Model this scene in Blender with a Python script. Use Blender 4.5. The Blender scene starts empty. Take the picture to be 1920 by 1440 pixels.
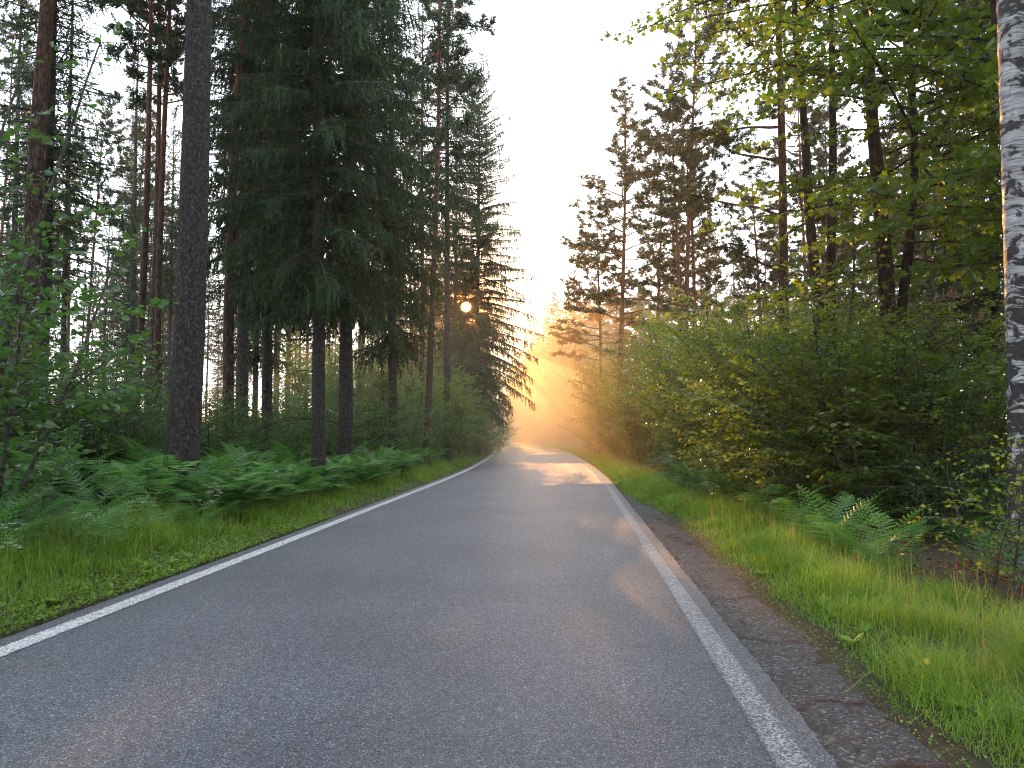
import bpy, math, random, time
import numpy as np
from mathutils import Vector, Matrix, Euler
T0 = time.time()
rng = np.random.default_rng(7)
random.seed(7)
scene = bpy.context.scene
COL = scene.collection
R = math.radians

# ------------------------------------------------------------------ camera, sky, sun, exposure
FPX, PITCH, CAMH = 1442.0, R(3.5), 1.6
cam_d = bpy.data.cameras.new('camera'); cam = bpy.data.objects.new('camera', cam_d); COL.objects.link(cam)
cam.location = (0, 0, CAMH); cam.rotation_euler = (R(90) + PITCH, 0, 0)
cam_d.sensor_width = 36; cam_d.lens = 36 * FPX / 1920; cam_d.clip_start = 0.05; cam_d.clip_end = 6000
scene.camera = cam

SUN_EL, SUN_AZ = R(9.2), R(-3.45)          # azimuth: angle to the side of +Y (negative = towards -X)
sdir = Vector((math.sin(SUN_AZ) * math.cos(SUN_EL), math.cos(SUN_AZ) * math.cos(SUN_EL), math.sin(SUN_EL)))
world = bpy.data.worlds.new('World'); scene.world = world; world.use_nodes = True
wn = world.node_tree; wn.nodes.clear()
def wnode(t, **k):
    n = wn.nodes.new(t)
    for a, b in k.items(): setattr(n, a, b)
    return n
w_out = wnode('ShaderNodeOutputWorld')
w_sky = wnode('ShaderNodeTexSky', sky_type='NISHITA', sun_disc=False, sun_elevation=SUN_EL, sun_rotation=SUN_AZ,
              air_density=1.0, dust_density=1.0, ozone_density=2.0, altitude=100)
w_bg = wnode('ShaderNodeBackground'); w_bg.inputs['Strength'].default_value = 0.13
# thin bright evening overcast laid over the clear sky, and the sun's disc with its aureole
w_tc = wnode('ShaderNodeTexCoord')
w_map = wnode('ShaderNodeMapping'); w_map.inputs['Scale'].default_value = (1.0, 1.0, 3.0)
w_noise = wnode('ShaderNodeTexNoise'); w_noise.inputs['Scale'].default_value = 3.0; w_noise.inputs['Detail'].default_value = 6
w_ramp = wnode('ShaderNodeValToRGB')
w_ramp.color_ramp.elements[0].position = 0.36; w_ramp.color_ramp.elements[0].color = (0.45, 0.45, 0.45, 1)
w_ramp.color_ramp.elements[1].position = 0.66; w_ramp.color_ramp.elements[1].color = (0.92, 0.92, 0.92, 1)
w_mix = wnode('ShaderNodeMix', data_type='RGBA')
w_mix.inputs[7].default_value = (7.7, 8.1, 8.9, 1)
L = wn.links.new
L(w_tc.outputs['Generated'], w_map.inputs['Vector']); L(w_map.outputs[0], w_noise.inputs['Vector'])
L(w_noise.outputs[0], w_ramp.inputs[0]); L(w_ramp.outputs[0], w_mix.inputs[0])
L(w_sky.outputs[0], w_mix.inputs[6])
w_dot = wnode('ShaderNodeVectorMath', operation='DOT_PRODUCT'); w_dot.inputs[1].default_value = sdir
L(w_tc.outputs['Generated'], w_dot.inputs[0])
def wmath(op, a, b=None, clamp=False):
    n = wnode('ShaderNodeMath', operation=op, use_clamp=clamp)
    for i, v in enumerate((a, b)):
        if v is None: continue
        if isinstance(v, (int, float)): n.inputs[i].default_value = v
        else: L(v, n.inputs[i])
    return n.outputs[0]
d0 = w_dot.outputs['Value']
dm = wmath('MAXIMUM', d0, 0.0)
warm1 = wmath('POWER', dm, 160.0, True)          # the low sky turns cream towards the sun ...
warm2 = wmath('MULTIPLY', wmath('POWER', dm, 900.0, True), 0.93)        # ... and deep gold right around it
disc = wmath('MULTIPLY', wmath('GREATER_THAN', d0, math.cos(R(0.26))), 3500.0)
def wcol(f, c):
    n = wnode('ShaderNodeMix', data_type='RGBA', blend_type='MULTIPLY'); n.inputs[0].default_value = 1
    v = wnode('ShaderNodeCombineXYZ')
    for i in range(3): L(f, v.inputs[i])
    L(v.outputs[0], n.inputs[6]); n.inputs[7].default_value = (*c, 1); return n.outputs[2]
def wadd(a, b):
    n = wnode('ShaderNodeMix', data_type='RGBA', blend_type='ADD'); n.inputs[0].default_value = 1
    L(a, n.inputs[6]); L(b, n.inputs[7]); return n.outputs[2]
def wblend(f, x, c):
    n = wnode('ShaderNodeMix', data_type='RGBA'); L(f, n.inputs[0]); L(x, n.inputs[6]); n.inputs[7].default_value = (*c, 1); return n.outputs[2]
tot = wblend(warm1, w_mix.outputs[2], (13.0, 8.6, 4.6))
tot = wblend(warm2, tot, (9.0, 2.0, 0.28))
tot = wadd(tot, wcol(disc, (1, 0.8, 0.5)))
L(tot, w_bg.inputs[0]); L(w_bg.outputs[0], w_out.inputs[0])

sun_d = bpy.data.lights.new('sun', 'SUN'); sun_d.energy = 3.4; sun_d.angle = R(0.5); sun_d.color = (1.0, 0.45, 0.13)
sun_o = bpy.data.objects.new('sun', sun_d); COL.objects.link(sun_o)
sun_o.rotation_euler = (-sdir).to_track_quat('-Z', 'Y').to_euler(); sun_o.location = (0, 0, 40)

vs = scene.view_settings
vs.view_transform = 'Standard'; vs.look = 'None'; vs.exposure = 1.95; vs.gamma = 1; vs.use_curve_mapping = False
cy = scene.cycles
cy.filter_width = 1.05; cy.use_denoising = True; cy.denoising_prefilter = 'NONE'; cy.max_bounces = 6; cy.diffuse_bounces = 2; cy.glossy_bounces = 2; cy.transmission_bounces = 3
cy.transparent_max_bounces = 4; cy.volume_bounces = 0; cy.sample_clamp_indirect = 4; cy.use_adaptive_sampling = True; cy.adaptive_threshold = 0.008
cy.caustics_reflective = False; cy.caustics_refractive = False

# ------------------------------------------------------------------ materials
def new_mat(name):
    m = bpy.data.materials.new(name); m.use_nodes = True; nt = m.node_tree; nt.nodes.clear()
    def N(t, **k):
        n = nt.nodes.new(t)
        for a, b in k.items(): setattr(n, a, b)
        return n
    return m, N, nt.links.new
def leaf_mat(name, c0, c1, c2, tr=0.45, trc=(0.25, 0.4, 0.04), rough=0.45, spec=0.35):
    """colour varies from leaf to leaf (attribute 'var') and from object to object; part of the light passes through"""
    m, N, LK = new_mat(name)
    at = N('ShaderNodeAttribute', attribute_name='var'); oi = N('ShaderNodeObjectInfo')
    ad = N('ShaderNodeMath', operation='ADD'); LK(at.outputs['Fac'], ad.inputs[0]); LK(oi.outputs['Random'], ad.inputs[1])
    fr = N('ShaderNodeMath', operation='PINGPONG'); fr.inputs[1].default_value = 1.0; LK(ad.outputs[0], fr.inputs[0])
    rp = N('ShaderNodeValToRGB'); e = rp.color_ramp.elements
    e[0].color = (*c0, 1); e[0].position = 0.0; e[1].color = (*c2, 1); e[1].position = 1.0
    k = e.new(0.6); k.color = (*c1, 1)
    LK(fr.outputs[0], rp.inputs[0])
    tc = N('ShaderNodeNewGeometry'); nz = N('ShaderNodeTexNoise'); nz.inputs['Scale'].default_value = 0.7; LK(tc.outputs['Position'], nz.inputs['Vector'])
    hs = N('ShaderNodeHueSaturation'); mr = N('ShaderNodeMapRange'); mr.inputs[1].default_value = 0.3; mr.inputs[2].default_value = 0.7
    mr.inputs[3].default_value = 0.75; mr.inputs[4].default_value = 1.3; LK(nz.outputs[0], mr.inputs[0]); LK(mr.outputs[0], hs.inputs['Value']); LK(rp.outputs[0], hs.inputs['Color'])
    b = N('ShaderNodeBsdfPrincipled'); b.inputs['Roughness'].default_value = rough; b.inputs['Specular IOR Level'].default_value = spec
    LK(hs.outputs[0], b.inputs['Base Color'])
    t = N('ShaderNodeBsdfTranslucent'); mx = N('ShaderNodeMix', data_type='RGBA'); mx.inputs[0].default_value = 0.6
    LK(hs.outputs[0], mx.inputs[6]); mx.inputs[7].default_value = (*trc, 1); LK(mx.outputs[2], t.inputs['Color'])
    ms = N('ShaderNodeMixShader'); ms.inputs[0].default_value = tr; LK(b.outputs[0], ms.inputs[1]); LK(t.outputs[0], ms.inputs[2])
    o = N('ShaderNodeOutputMaterial'); LK(ms.outputs[0], o.inputs[0]); return m
def bark_mat(name, cols, scale=(9, 9, 2.2), bump=0.6, upper=None, zr=(6, 10), rough=0.9, crack=.45):
    """ridged bark; `upper` is a second set of colours that takes over with height, as on a Scots pine"""
    m, N, LK = new_mat(name)
    tc = N('ShaderNodeTexCoord'); mp = N('ShaderNodeMapping'); mp.inputs['Scale'].default_value = scale; LK(tc.outputs['Object'], mp.inputs[0])
    n1 = N('ShaderNodeTexNoise'); n1.inputs['Scale'].default_value = 1.6; n1.inputs['Detail'].default_value = 8; n1.inputs['Roughness'].default_value = 0.7; LK(mp.outputs[0], n1.inputs[0])
    vo = N('ShaderNodeTexVoronoi', feature='DISTANCE_TO_EDGE'); vo.inputs['Scale'].default_value = 1.8
    wp = N('ShaderNodeMix', data_type='RGBA', blend_type='ADD'); wp.inputs[0].default_value = 0.5; LK(mp.outputs[0], wp.inputs[6]); LK(n1.outputs[1], wp.inputs[7]); LK(wp.outputs[2], vo.inputs[0])
    def ramp(cs):
        rp = N('ShaderNodeValToRGB'); e = rp.color_ramp.elements
        e[0].position = 0.33; e[0].color = (*cs[0], 1); e[1].position = 0.7; e[1].color = (*cs[2], 1); k = e.new(0.52); k.color = (*cs[1], 1)
        LK(n1.outputs[0], rp.inputs[0]); return rp.outputs[0]
    c = ramp(cols)
    if upper:
        c2 = ramp(upper); sx = N('ShaderNodeSeparateXYZ'); LK(tc.outputs['Object'], sx.inputs[0])
        n3 = N('ShaderNodeTexNoise'); n3.inputs['Scale'].default_value = 1.2; LK(tc.outputs['Object'], n3.inputs[0])
        ad = N('ShaderNodeMath', operation='MULTIPLY_ADD'); LK(n3.outputs[0], ad.inputs[0]); ad.inputs[1].default_value = 4; LK(sx.outputs[2], ad.inputs[2])
        mr = N('ShaderNodeMapRange'); mr.inputs[1].default_value = zr[0] + 2; mr.inputs[2].default_value = zr[1] + 2; LK(ad.outputs[0], mr.inputs[0])
        mx = N('ShaderNodeMix', data_type='RGBA'); LK(mr.outputs[0], mx.inputs[0]); LK(c, mx.inputs[6]); LK(c2, mx.inputs[7]); c = mx.outputs[2]
    cr = N('ShaderNodeMapRange'); cr.inputs[1].default_value = 0.0; cr.inputs[2].default_value = 0.12; cr.inputs[3].default_value = crack; cr.inputs[4].default_value = 1; LK(vo.outputs[0], cr.inputs[0])
    hs = N('ShaderNodeHueSaturation'); LK(c, hs.inputs['Color']); LK(cr.outputs[0], hs.inputs['Value'])
    b = N('ShaderNodeBsdfPrincipled'); b.inputs['Roughness'].default_value = rough; b.inputs['Specular IOR Level'].default_value = 0.2; LK(hs.outputs[0], b.inputs['Base Color'])
    hh = N('ShaderNodeMath', operation='ADD'); LK(cr.outputs[0], hh.inputs[0]); LK(n1.outputs[0], hh.inputs[1])
    bp = N('ShaderNodeBump'); bp.inputs['Strength'].default_value = bump; bp.inputs['Distance'].default_value = 0.04; LK(hh.outputs[0], bp.inputs['Height']); LK(bp.outputs[0], b.inputs['Normal'])
    o = N('ShaderNodeOutputMaterial'); LK(b.outputs[0], o.inputs[0]); return m

M_SPRUCE = leaf_mat('spruce_needles', (0.010, 0.026, 0.014), (0.015, 0.040, 0.017), (0.032, 0.062, 0.020), tr=0.22, trc=(0.10, 0.13, 0.03), rough=.6, spec=.15)
M_PINE = leaf_mat('pine_needles', (0.016, 0.032, 0.017), (0.024, 0.044, 0.020), (0.042, 0.064, 0.026), tr=0.25, trc=(0.14, 0.17, 0.05), rough=.6, spec=.15)
M_BEECH = leaf_mat('beech_leaves', (0.026, 0.068, 0.010), (0.050, 0.120, 0.014), (0.115, 0.190, 0.020), tr=0.5, trc=(0.30, 0.38, 0.015), rough=0.32, spec=0.7)
M_MAPLE = leaf_mat('maple_leaves', (0.020, 0.058, 0.008), (0.034, 0.090, 0.010), (0.095, 0.165, 0.014), tr=0.5, trc=(0.20, 0.30, 0.015), rough=0.42)
M_HAZEL = leaf_mat('hazel_leaves', (0.016, 0.060, 0.015), (0.027, 0.088, 0.019), (0.050, 0.125, 0.022), tr=0.42, trc=(0.16, 0.34, 0.04), rough=0.32, spec=0.7)
M_UNDER = leaf_mat('undergrowth_leaves', (0.026, 0.080, 0.020), (0.042, 0.115, 0.024), (0.075, 0.155, 0.030), tr=0.42, trc=(0.18, 0.32, 0.05))
M_FERN = leaf_mat('fern_fronds', (0.018, 0.075, 0.020), (0.045, 0.145, 0.030), (0.115, 0.26, 0.058), tr=0.4, trc=(0.15, 0.36, 0.06), rough=0.4, spec=0.5)
M_GRASS = leaf_mat('grass_blades', (0.025, 0.095, 0.006), (0.080, 0.215, 0.012), (0.26, 0.40, 0.060), tr=0.5, trc=(0.26, 0.42, 0.02), rough=0.45, spec=0.35)
M_WEED = leaf_mat('weed_leaves', (0.060, 0.150, 0.020), (0.095, 0.20, 0.025), (0.19, 0.27, 0.03), tr=0.42, trc=(0.28, 0.42, 0.03))
M_STRAW = leaf_mat('dry_grass', (0.20, 0.15, 0.05), (0.30, 0.24, 0.09), (0.24, 0.27, 0.07), tr=0.4, trc=(0.4, 0.32, 0.1))
M_LITTER = leaf_mat('leaf_litter', (0.055, 0.024, 0.012), (0.11, 0.045, 0.020), (0.20, 0.085, 0.035), tr=0.15, trc=(0.3, 0.1, 0.04), rough=0.7)
M_RUST = leaf_mat('dead_bracken', (0.12, 0.030, 0.014), (0.18, 0.052, 0.020), (0.24, 0.09, 0.03), tr=0.3, trc=(0.35, 0.12, 0.04), rough=0.7)
M_NEEDLE = leaf_mat('fallen_needles', (0.030, 0.012, 0.010), (0.055, 0.020, 0.014), (0.10, 0.042, 0.025), tr=0.05, trc=(0.1, 0.04, 0.02), rough=0.8)
M_FLOWER = leaf_mat('white_petals', (0.62, 0.64, 0.58), (0.7, 0.72, 0.66), (0.75, 0.76, 0.7), tr=0.3, trc=(0.7, 0.7, 0.6))
M_YELLOW = leaf_mat('yellow_leaf', (0.50, 0.42, 0.03), (0.55, 0.46, 0.04), (0.6, 0.5, 0.05), tr=0.4, trc=(0.6, 0.5, 0.05))
B_SPRUCE = bark_mat('spruce_bark', ((0.022, 0.019, 0.018), (0.056, 0.050, 0.048), (0.14, 0.13, 0.125)), scale=(12, 12, 9), bump=1.0, crack=.6)
B_PINE = bark_mat('pine_bark', ((0.040, 0.026, 0.020), (0.085, 0.055, 0.042), (0.14, 0.10, 0.08)), scale=(8, 8, 2.5), bump=1.0,
                  upper=((0.10, 0.042, 0.024), (0.17, 0.070, 0.036), (0.24, 0.11, 0.06)), zr=(6.5, 10.5))
B_DARK = bark_mat('dark_bark', ((0.022, 0.018, 0.016), (0.045, 0.036, 0.030), (0.08, 0.068, 0.058)), scale=(9, 9, 2.0), bump=1.0)
B_TWIG = bark_mat('twig_bark', ((0.035, 0.026, 0.020), (0.055, 0.042, 0.032), (0.085, 0.068, 0.052)), bump=0.2)
B_LEAFY = bark_mat('sapling_bark', ((0.05, 0.045, 0.035), (0.08, 0.072, 0.058), (0.13, 0.12, 0.10)), bump=0.3)

def birch_mat():
    m, N, LK = new_mat('birch_bark')
    tc = N('ShaderNodeTexCoord')
    def noise(sc, s, det=6, rough=0.6, dist=0.0):
        mp = N('ShaderNodeMapping'); mp.inputs['Scale'].default_value = sc; LK(tc.outputs['Object'], mp.inputs[0])
        n = N('ShaderNodeTexNoise'); n.inputs['Scale'].default_value = s; n.inputs['Detail'].default_value = det
        n.inputs['Roughness'].default_value = rough; n.inputs['Distortion'].default_value = dist; LK(mp.outputs[0], n.inputs[0]); return n.outputs[0]
    sx = N('ShaderNodeSeparateXYZ'); LK(tc.outputs['Object'], sx.inputs[0])
    def mrange(v, a, b, c, d):
        n = N('ShaderNodeMapRange'); n.inputs[1].default_value = a; n.inputs[2].default_value = b; n.inputs[3].default_value = c; n.inputs[4].default_value = d
        LK(v, n.inputs[0]); return n.outputs[0]
    def mth(op, a, b):
        n = N('ShaderNodeMath', operation=op)
        for i, v in enumerate((a, b)):
            if isinstance(v, (int, float)): n.inputs[i].default_value = v
            else: LK(v, n.inputs[i])
        return n.outputs[0]
    big = noise((2.6, 2.6, 4.2), 1.5, 9, 0.66, 0.9)                    # black fissured patches
    thr = mrange(sx.outputs[2], 0.2, 4.2, 0.405, 0.53)                 # more of them near the ground
    patch = mrange(mth('SUBTRACT', big, thr), -0.012, 0.022, 0, 1)
    fine = noise((2.2, 2.2, 34), 1.6, 5, 0.65, 0.3)                    # thin horizontal streaks
    streak = mrange(fine, 0.50, 0.60, 0, 0.85)
    grey = noise((3, 3, 14), 1.2, 7, 0.7, 0.2)
    rp = N('ShaderNodeValToRGB'); e = rp.color_ramp.elements; e[0].position = 0.3; e[0].color = (0.17, 0.17, 0.18, 1); e[1].position = 0.68; e[1].color = (0.52, 0.52, 0.52, 1); LK(grey, rp.inputs[0])
    m1 = N('ShaderNodeMix', data_type='RGBA'); LK(streak, m1.inputs[0]); LK(rp.outputs[0], m1.inputs[6]); m1.inputs[7].default_value = (0.10, 0.095, 0.095, 1)
    dk = noise((9, 9, 5), 2, 6, 0.7)
    rd = N('ShaderNodeValToRGB'); e = rd.color_ramp.elements; e[0].position = 0.35; e[0].color = (0.005, 0.005, 0.005, 1); e[1].position = 0.7; e[1].color = (0.035, 0.031, 0.029, 1); LK(dk, rd.inputs[0])
    m2 = N('ShaderNodeMix', data_type='RGBA'); LK(patch, m2.inputs[0]); LK(m1.outputs[2], m2.inputs[6]); LK(rd.outputs[0], m2.inputs[7])
    b = N('ShaderNodeBsdfPrincipled'); LK(m2.outputs[2], b.inputs['Base Color']); b.inputs['Roughness'].default_value = 0.62
    h = mth('ADD', mth('MULTIPLY', patch, mth('ADD', dk, -0.9)), mth('MULTIPLY', fine, 0.25))
    bp = N('ShaderNodeBump'); bp.inputs['Strength'].default_value = 0.8; bp.inputs['Distance'].default_value = 0.03; LK(h, bp.inputs['Height']); LK(bp.outputs[0], b.inputs['Normal'])
    o = N('ShaderNodeOutputMaterial'); LK(b.outputs[0], o.inputs[0]); return m
B_BIRCH = birch_mat()

def asphalt_mat(name, base, dark, light, scale=95, paint=None, rough=0.55, bump=0.5, dirt=None, wear=0.0):
    m, N, LK = new_mat(name)
    g = N('ShaderNodeNewGeometry'); P = g.outputs['Position']
    vo = N('ShaderNodeTexVoronoi'); vo.inputs['Scale'].default_value = scale; LK(P, vo.inputs[0])          # chippings
    ve = N('ShaderNodeTexVoronoi', feature='DISTANCE_TO_EDGE'); ve.inputs['Scale'].default_value = scale; LK(P, ve.inputs[0])
    sc = N('ShaderNodeSeparateColor'); LK(vo.outputs['Color'], sc.inputs[0])
    rp = N('ShaderNodeValToRGB'); e = rp.color_ramp.elements; e[0].color = (*dark, 1); e[1].color = (*light, 1); e[1].position = 1.0; k = e.new(0.30); k.color = (*[x * .7 for x in base], 1); k = e.new(0.55); k.color = (*base, 1); k = e.new(0.85); k.color = (*[x * 1.9 for x in base], 1)
    LK(sc.outputs[0], rp.inputs[0])
    n1 = N('ShaderNodeTexNoise'); n1.inputs['Scale'].default_value = 0.55; n1.inputs['Detail'].default_value = 5; LK(P, n1.inputs[0])
    n2 = N('ShaderNodeTexNoise'); n2.inputs['Scale'].default_value = 22; n2.inputs['Detail'].default_value = 4; n2.inputs['Roughness'].default_value = 0.7; LK(P, n2.inputs[0])
    mr = N('ShaderNodeMapRange'); mr.inputs[1].default_value = 0.3; mr.inputs[2].default_value = 0.7; mr.inputs[3].default_value = 0.8; mr.inputs[4].default_value = 1.22; LK(n1.outputs[0], mr.inputs[0])
    mr2 = N('ShaderNodeMapRange'); mr2.inputs[1].default_value = 0.3; mr2.inputs[2].default_value = 0.7; mr2.inputs[3].default_value = 0.75; mr2.inputs[4].default_value = 1.25; LK(n2.outputs[0], mr2.inputs[0])
    ml = N('ShaderNodeMath', operation='MULTIPLY'); LK(mr.outputs[0], ml.inputs[0]); LK(mr2.outputs[0], ml.inputs[1])
    hs = N('ShaderNodeHueSaturation'); LK(rp.outputs[0], hs.inputs['Color']); LK(ml.outputs[0], hs.inputs['Value'])
    c = hs.outputs[0]
    if dirt:
        nd = N('ShaderNodeTexNoise'); nd.inputs['Scale'].default_value = 3.2; nd.inputs['Detail'].default_value = 8; nd.inputs['Roughness'].default_value = 0.75; nd.inputs['Distortion'].default_value = 0.6; LK(P, nd.inputs[0])
        rd = N('ShaderNodeMapRange'); rd.inputs[1].default_value = 0.50; rd.inputs[2].default_value = 0.64; rd.inputs[4].default_value = 0.85; LK(nd.outputs[0], rd.inputs[0])
        mx = N('ShaderNodeMix', data_type='RGBA'); LK(rd.outputs[0], mx.inputs[0]); LK(c, mx.inputs[6]); mx.inputs[7].default_value = (*dirt, 1); c = mx.outputs[2]
    if paint:
        np_ = N('ShaderNodeTexNoise'); np_.inputs['Scale'].default_value = 55; np_.inputs['Detail'].default_value = 4; np_.inputs['Roughness'].default_value = 0.65; LK(P, np_.inputs[0])
        at = N('ShaderNodeAttribute', attribute_name='var')           # 0 at the edges of the line, 1 in the middle
        ad = N('ShaderNodeMath', operation='MULTIPLY_ADD'); LK(at.outputs['Fac'], ad.inputs[0]); ad.inputs[1].default_value = 0.22; LK(np_.outputs[0], ad.inputs[2])
        a2 = N('ShaderNodeMath', operation='MULTIPLY_ADD'); LK(sc.outputs[1], a2.inputs[0]); a2.inputs[1].default_value = 0.16; LK(ad.outputs[0], a2.inputs[2])
        rd = N('ShaderNodeMapRange'); rd.inputs[1].default_value = 0.70 + wear; rd.inputs[2].default_value = 0.82 + wear * 1.6; rd.inputs[4].default_value = 0.93; LK(a2.outputs[0], rd.inputs[0])
        mx = N('ShaderNodeMix', data_type='RGBA'); LK(rd.outputs[0], mx.inputs[0]); LK(c, mx.inputs[6]); mx.inputs[7].default_value = (*paint, 1); c = mx.outputs[2]
    b = N('ShaderNodeBsdfPrincipled'); LK(c, b.inputs['Base Color']); b.inputs['Roughness'].default_value = rough; b.inputs['Specular IOR Level'].default_value = 0.5
    hp = N('ShaderNodeMapRange'); hp.inputs[1].default_value = 0; hp.inputs[2].default_value = 0.25; LK(ve.outputs[0], hp.inputs[0])
    hh = N('ShaderNodeMath', operation='MULTIPLY_ADD'); LK(sc.outputs[2], hh.inputs[0]); hh.inputs[1].default_value = 0.7; LK(hp.outputs[0], hh.inputs[2])
    bp = N('ShaderNodeBump'); bp.inputs['Strength'].default_value = bump; bp.inputs['Distance'].default_value = 0.004; LK(hh.outputs[0], bp.inputs['Height']); LK(bp.outputs[0], b.inputs['Normal'])
    o = N('ShaderNodeOutputMaterial'); LK(b.outputs[0], o.inputs[0]); return m
M_ROAD = asphalt_mat('road_asphalt', (0.060, 0.068, 0.085), (0.012, 0.014, 0.020), (0.30, 0.31, 0.33), scale=145, rough=.44, bump=.6)
M_LINE = asphalt_mat('road_paint', (0.060, 0.068, 0.085), (0.012, 0.014, 0.020), (0.30, 0.31, 0.33), scale=145, paint=(0.60, 0.60, 0.60), rough=0.6, bump=0.35)
M_LINE_W = asphalt_mat('worn_road_paint', (0.060, 0.068, 0.085), (0.012, 0.014, 0.020), (0.30, 0.31, 0.33), scale=145, paint=(0.42, 0.42, 0.42), rough=0.5, bump=0.45, wear=.07)
M_SHOULDER = asphalt_mat('old_asphalt', (0.042, 0.042, 0.043), (0.014, 0.014, 0.014), (0.20, 0.20, 0.20), scale=60, rough=0.75, bump=1.0, dirt=(0.035, 0.018, 0.013))
M_CRUMB = asphalt_mat('broken_asphalt_edge', (0.030, 0.030, 0.032), (0.010, 0.010, 0.011), (0.12, 0.12, 0.12), scale=60, rough=0.8, bump=1.0)
def soil_mat():
    m, N, LK = new_mat('forest_soil')
    g = N('ShaderNodeNewGeometry'); P = g.outputs['Position']
    n1 = N('ShaderNodeTexNoise'); n1.inputs['Scale'].default_value = 14; n1.inputs['Detail'].default_value = 10; n1.inputs['Roughness'].default_value = 0.75; LK(P, n1.inputs[0])
    n2 = N('ShaderNodeTexNoise'); n2.inputs['Scale'].default_value = 0.8; n2.inputs['Detail'].default_value = 5; LK(P, n2.inputs[0])
    rp = N('ShaderNodeValToRGB'); e = rp.color_ramp.elements; e[0].position = 0.3; e[0].color = (0.014, 0.009, 0.006, 1); e[1].position = 0.72; e[1].color = (0.10, 0.058, 0.032, 1); k = e.new(0.5); k.color = (0.042, 0.026, 0.015, 1); LK(n1.outputs[0], rp.inputs[0])
    mr = N('ShaderNodeMapRange'); mr.inputs[1].default_value = 0.48; mr.inputs[2].default_value = 0.6; mr.inputs[4].default_value = 0.75; LK(n2.outputs[0], mr.inputs[0])
    mx = N('ShaderNodeMix', data_type='RGBA'); LK(mr.outputs[0], mx.inputs[0]); LK(rp.outputs[0], mx.inputs[6]); mx.inputs[7].default_value = (0.030, 0.055, 0.014, 1)
    b = N('ShaderNodeBsdfPrincipled'); b.inputs['Roughness'].default_value = 0.95; LK(mx.outputs[2], b.inputs['Base Color'])
    bp = N('ShaderNodeBump'); bp.inputs['Strength'].default_value = 0.9; bp.inputs['Distance'].default_value = 0.05; LK(n1.outputs[0], bp.inputs['Height']); LK(bp.outputs[0], b.inputs['Normal'])
    o = N('ShaderNodeOutputMaterial'); LK(b.outputs[0], o.inputs[0]); return m
M_SOIL = soil_mat()

# ------------------------------------------------------------------ mesh helpers
def nrm(a): return a / np.maximum(np.linalg.norm(a, axis=-1, keepdims=True), 1e-9)
class MB:
    """collects triangles, their material slots and a per-vertex random value"""
    def __init__(s): s.V, s.F, s.I, s.A, s.n = [], [], [], [], 0
    def add(s, V, F, mi=0, var=0.5):
        V = np.asarray(V, float).reshape(-1, 3); F = np.asarray(F, np.int64).reshape(-1, 3)
        s.V.append(V); s.F.append(F + s.n); s.I.append(np.full(len(F), mi)); s.A.append(np.broadcast_to(np.asarray(var, float), (len(V),)).copy()); s.n += len(V)
    def mesh(s, name, mats, smooth=False):
        V = np.concatenate(s.V); F = np.concatenate(s.F); I = np.concatenate(s.I); A = np.concatenate(s.A)
        me = bpy.data.meshes.new(name)
        me.vertices.add(len(V)); me.vertices.foreach_set('co', V.astype(np.float32).ravel())
        me.loops.add(F.size); me.loops.foreach_set('vertex_index', F.astype(np.int32).ravel())
        me.polygons.add(len(F)); me.polygons.foreach_set('loop_start', np.arange(0, F.size, 3, dtype=np.int32))
        me.polygons.foreach_set('material_index', I.astype(np.int32))
        me.polygons.foreach_set('use_smooth', np.full(len(F), smooth))
        for m in mats: me.materials.append(m)
        me.update(calc_edges=True)
        at = me.attributes.new('var', 'FLOAT', 'POINT'); at.data.foreach_set('value', A.astype(np.float32))
        STATS[name] = STATS.get(name, 0) + len(F)
        return me
STATS = {}
def axes(d, hint, jit=0.0):
    """n x 3 x 3 frames whose y axis is d and whose z axis is near hint"""
    y = nrm(d); x = nrm(np.cross(y, hint)); z = np.cross(x, y)
    return np.stack([x, y, z], axis=-1)
def stamp(mb, T, P, A, S, mi=0, var=None):
    tv, tf = T; n, k = len(P), len(tv)
    if n == 0: return
    S = np.asarray(S, float)
    if S.ndim == 0: S = np.full(n, float(S))
    loc = tv[None] * (S[:, None, None] if S.ndim == 1 else S[:, None, :])
    V = P[:, None, :] + np.einsum('nij,nkj->nki', A, loc)
    F = tf[None] + (np.arange(n) * k)[:, None, None]
    if var is None: var = rng.random(n)
    mb.add(V, F, mi, np.repeat(np.broadcast_to(var, (n,)), k))
def tube(mb, pts, rad, sides=6, mi=0, var=0.5, cap=False, bumpy=0.0):
    pts = np.asarray(pts, float); rad = np.asarray(rad, float); n = len(pts)
    t = np.gradient(pts, axis=0); t = nrm(t)
    ref = np.array([1.0, 0, 0]) if abs(t[0][0]) < 0.8 else np.array([0, 1.0, 0])
    x = nrm(np.cross(t, ref)); y = np.cross(t, x)
    a = np.linspace(0, 2 * np.pi, sides, endpoint=False)
    ring = np.cos(a)[None, :, None] * x[:, None] + np.sin(a)[None, :, None] * y[:, None]
    rr = rad[:, None]
    if bumpy: rr = rr * (1 + bumpy * rng.normal(size=(n, sides)))
    V = pts[:, None] + ring * (rr[..., None] if bumpy else rr[..., None])
    i = np.arange(n - 1)[:, None]; j = np.arange(sides)[None]; jn = (j + 1) % sides
    a0, a1, b0, b1 = i * sides + j, i * sides + jn, (i + 1) * sides + j, (i + 1) * sides + jn
    F = np.concatenate([np.stack([a0, a1, b1], -1).reshape(-1, 3), np.stack([a0, b1, b0], -1).reshape(-1, 3)])
    mb.add(V, F, mi, var)
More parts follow.
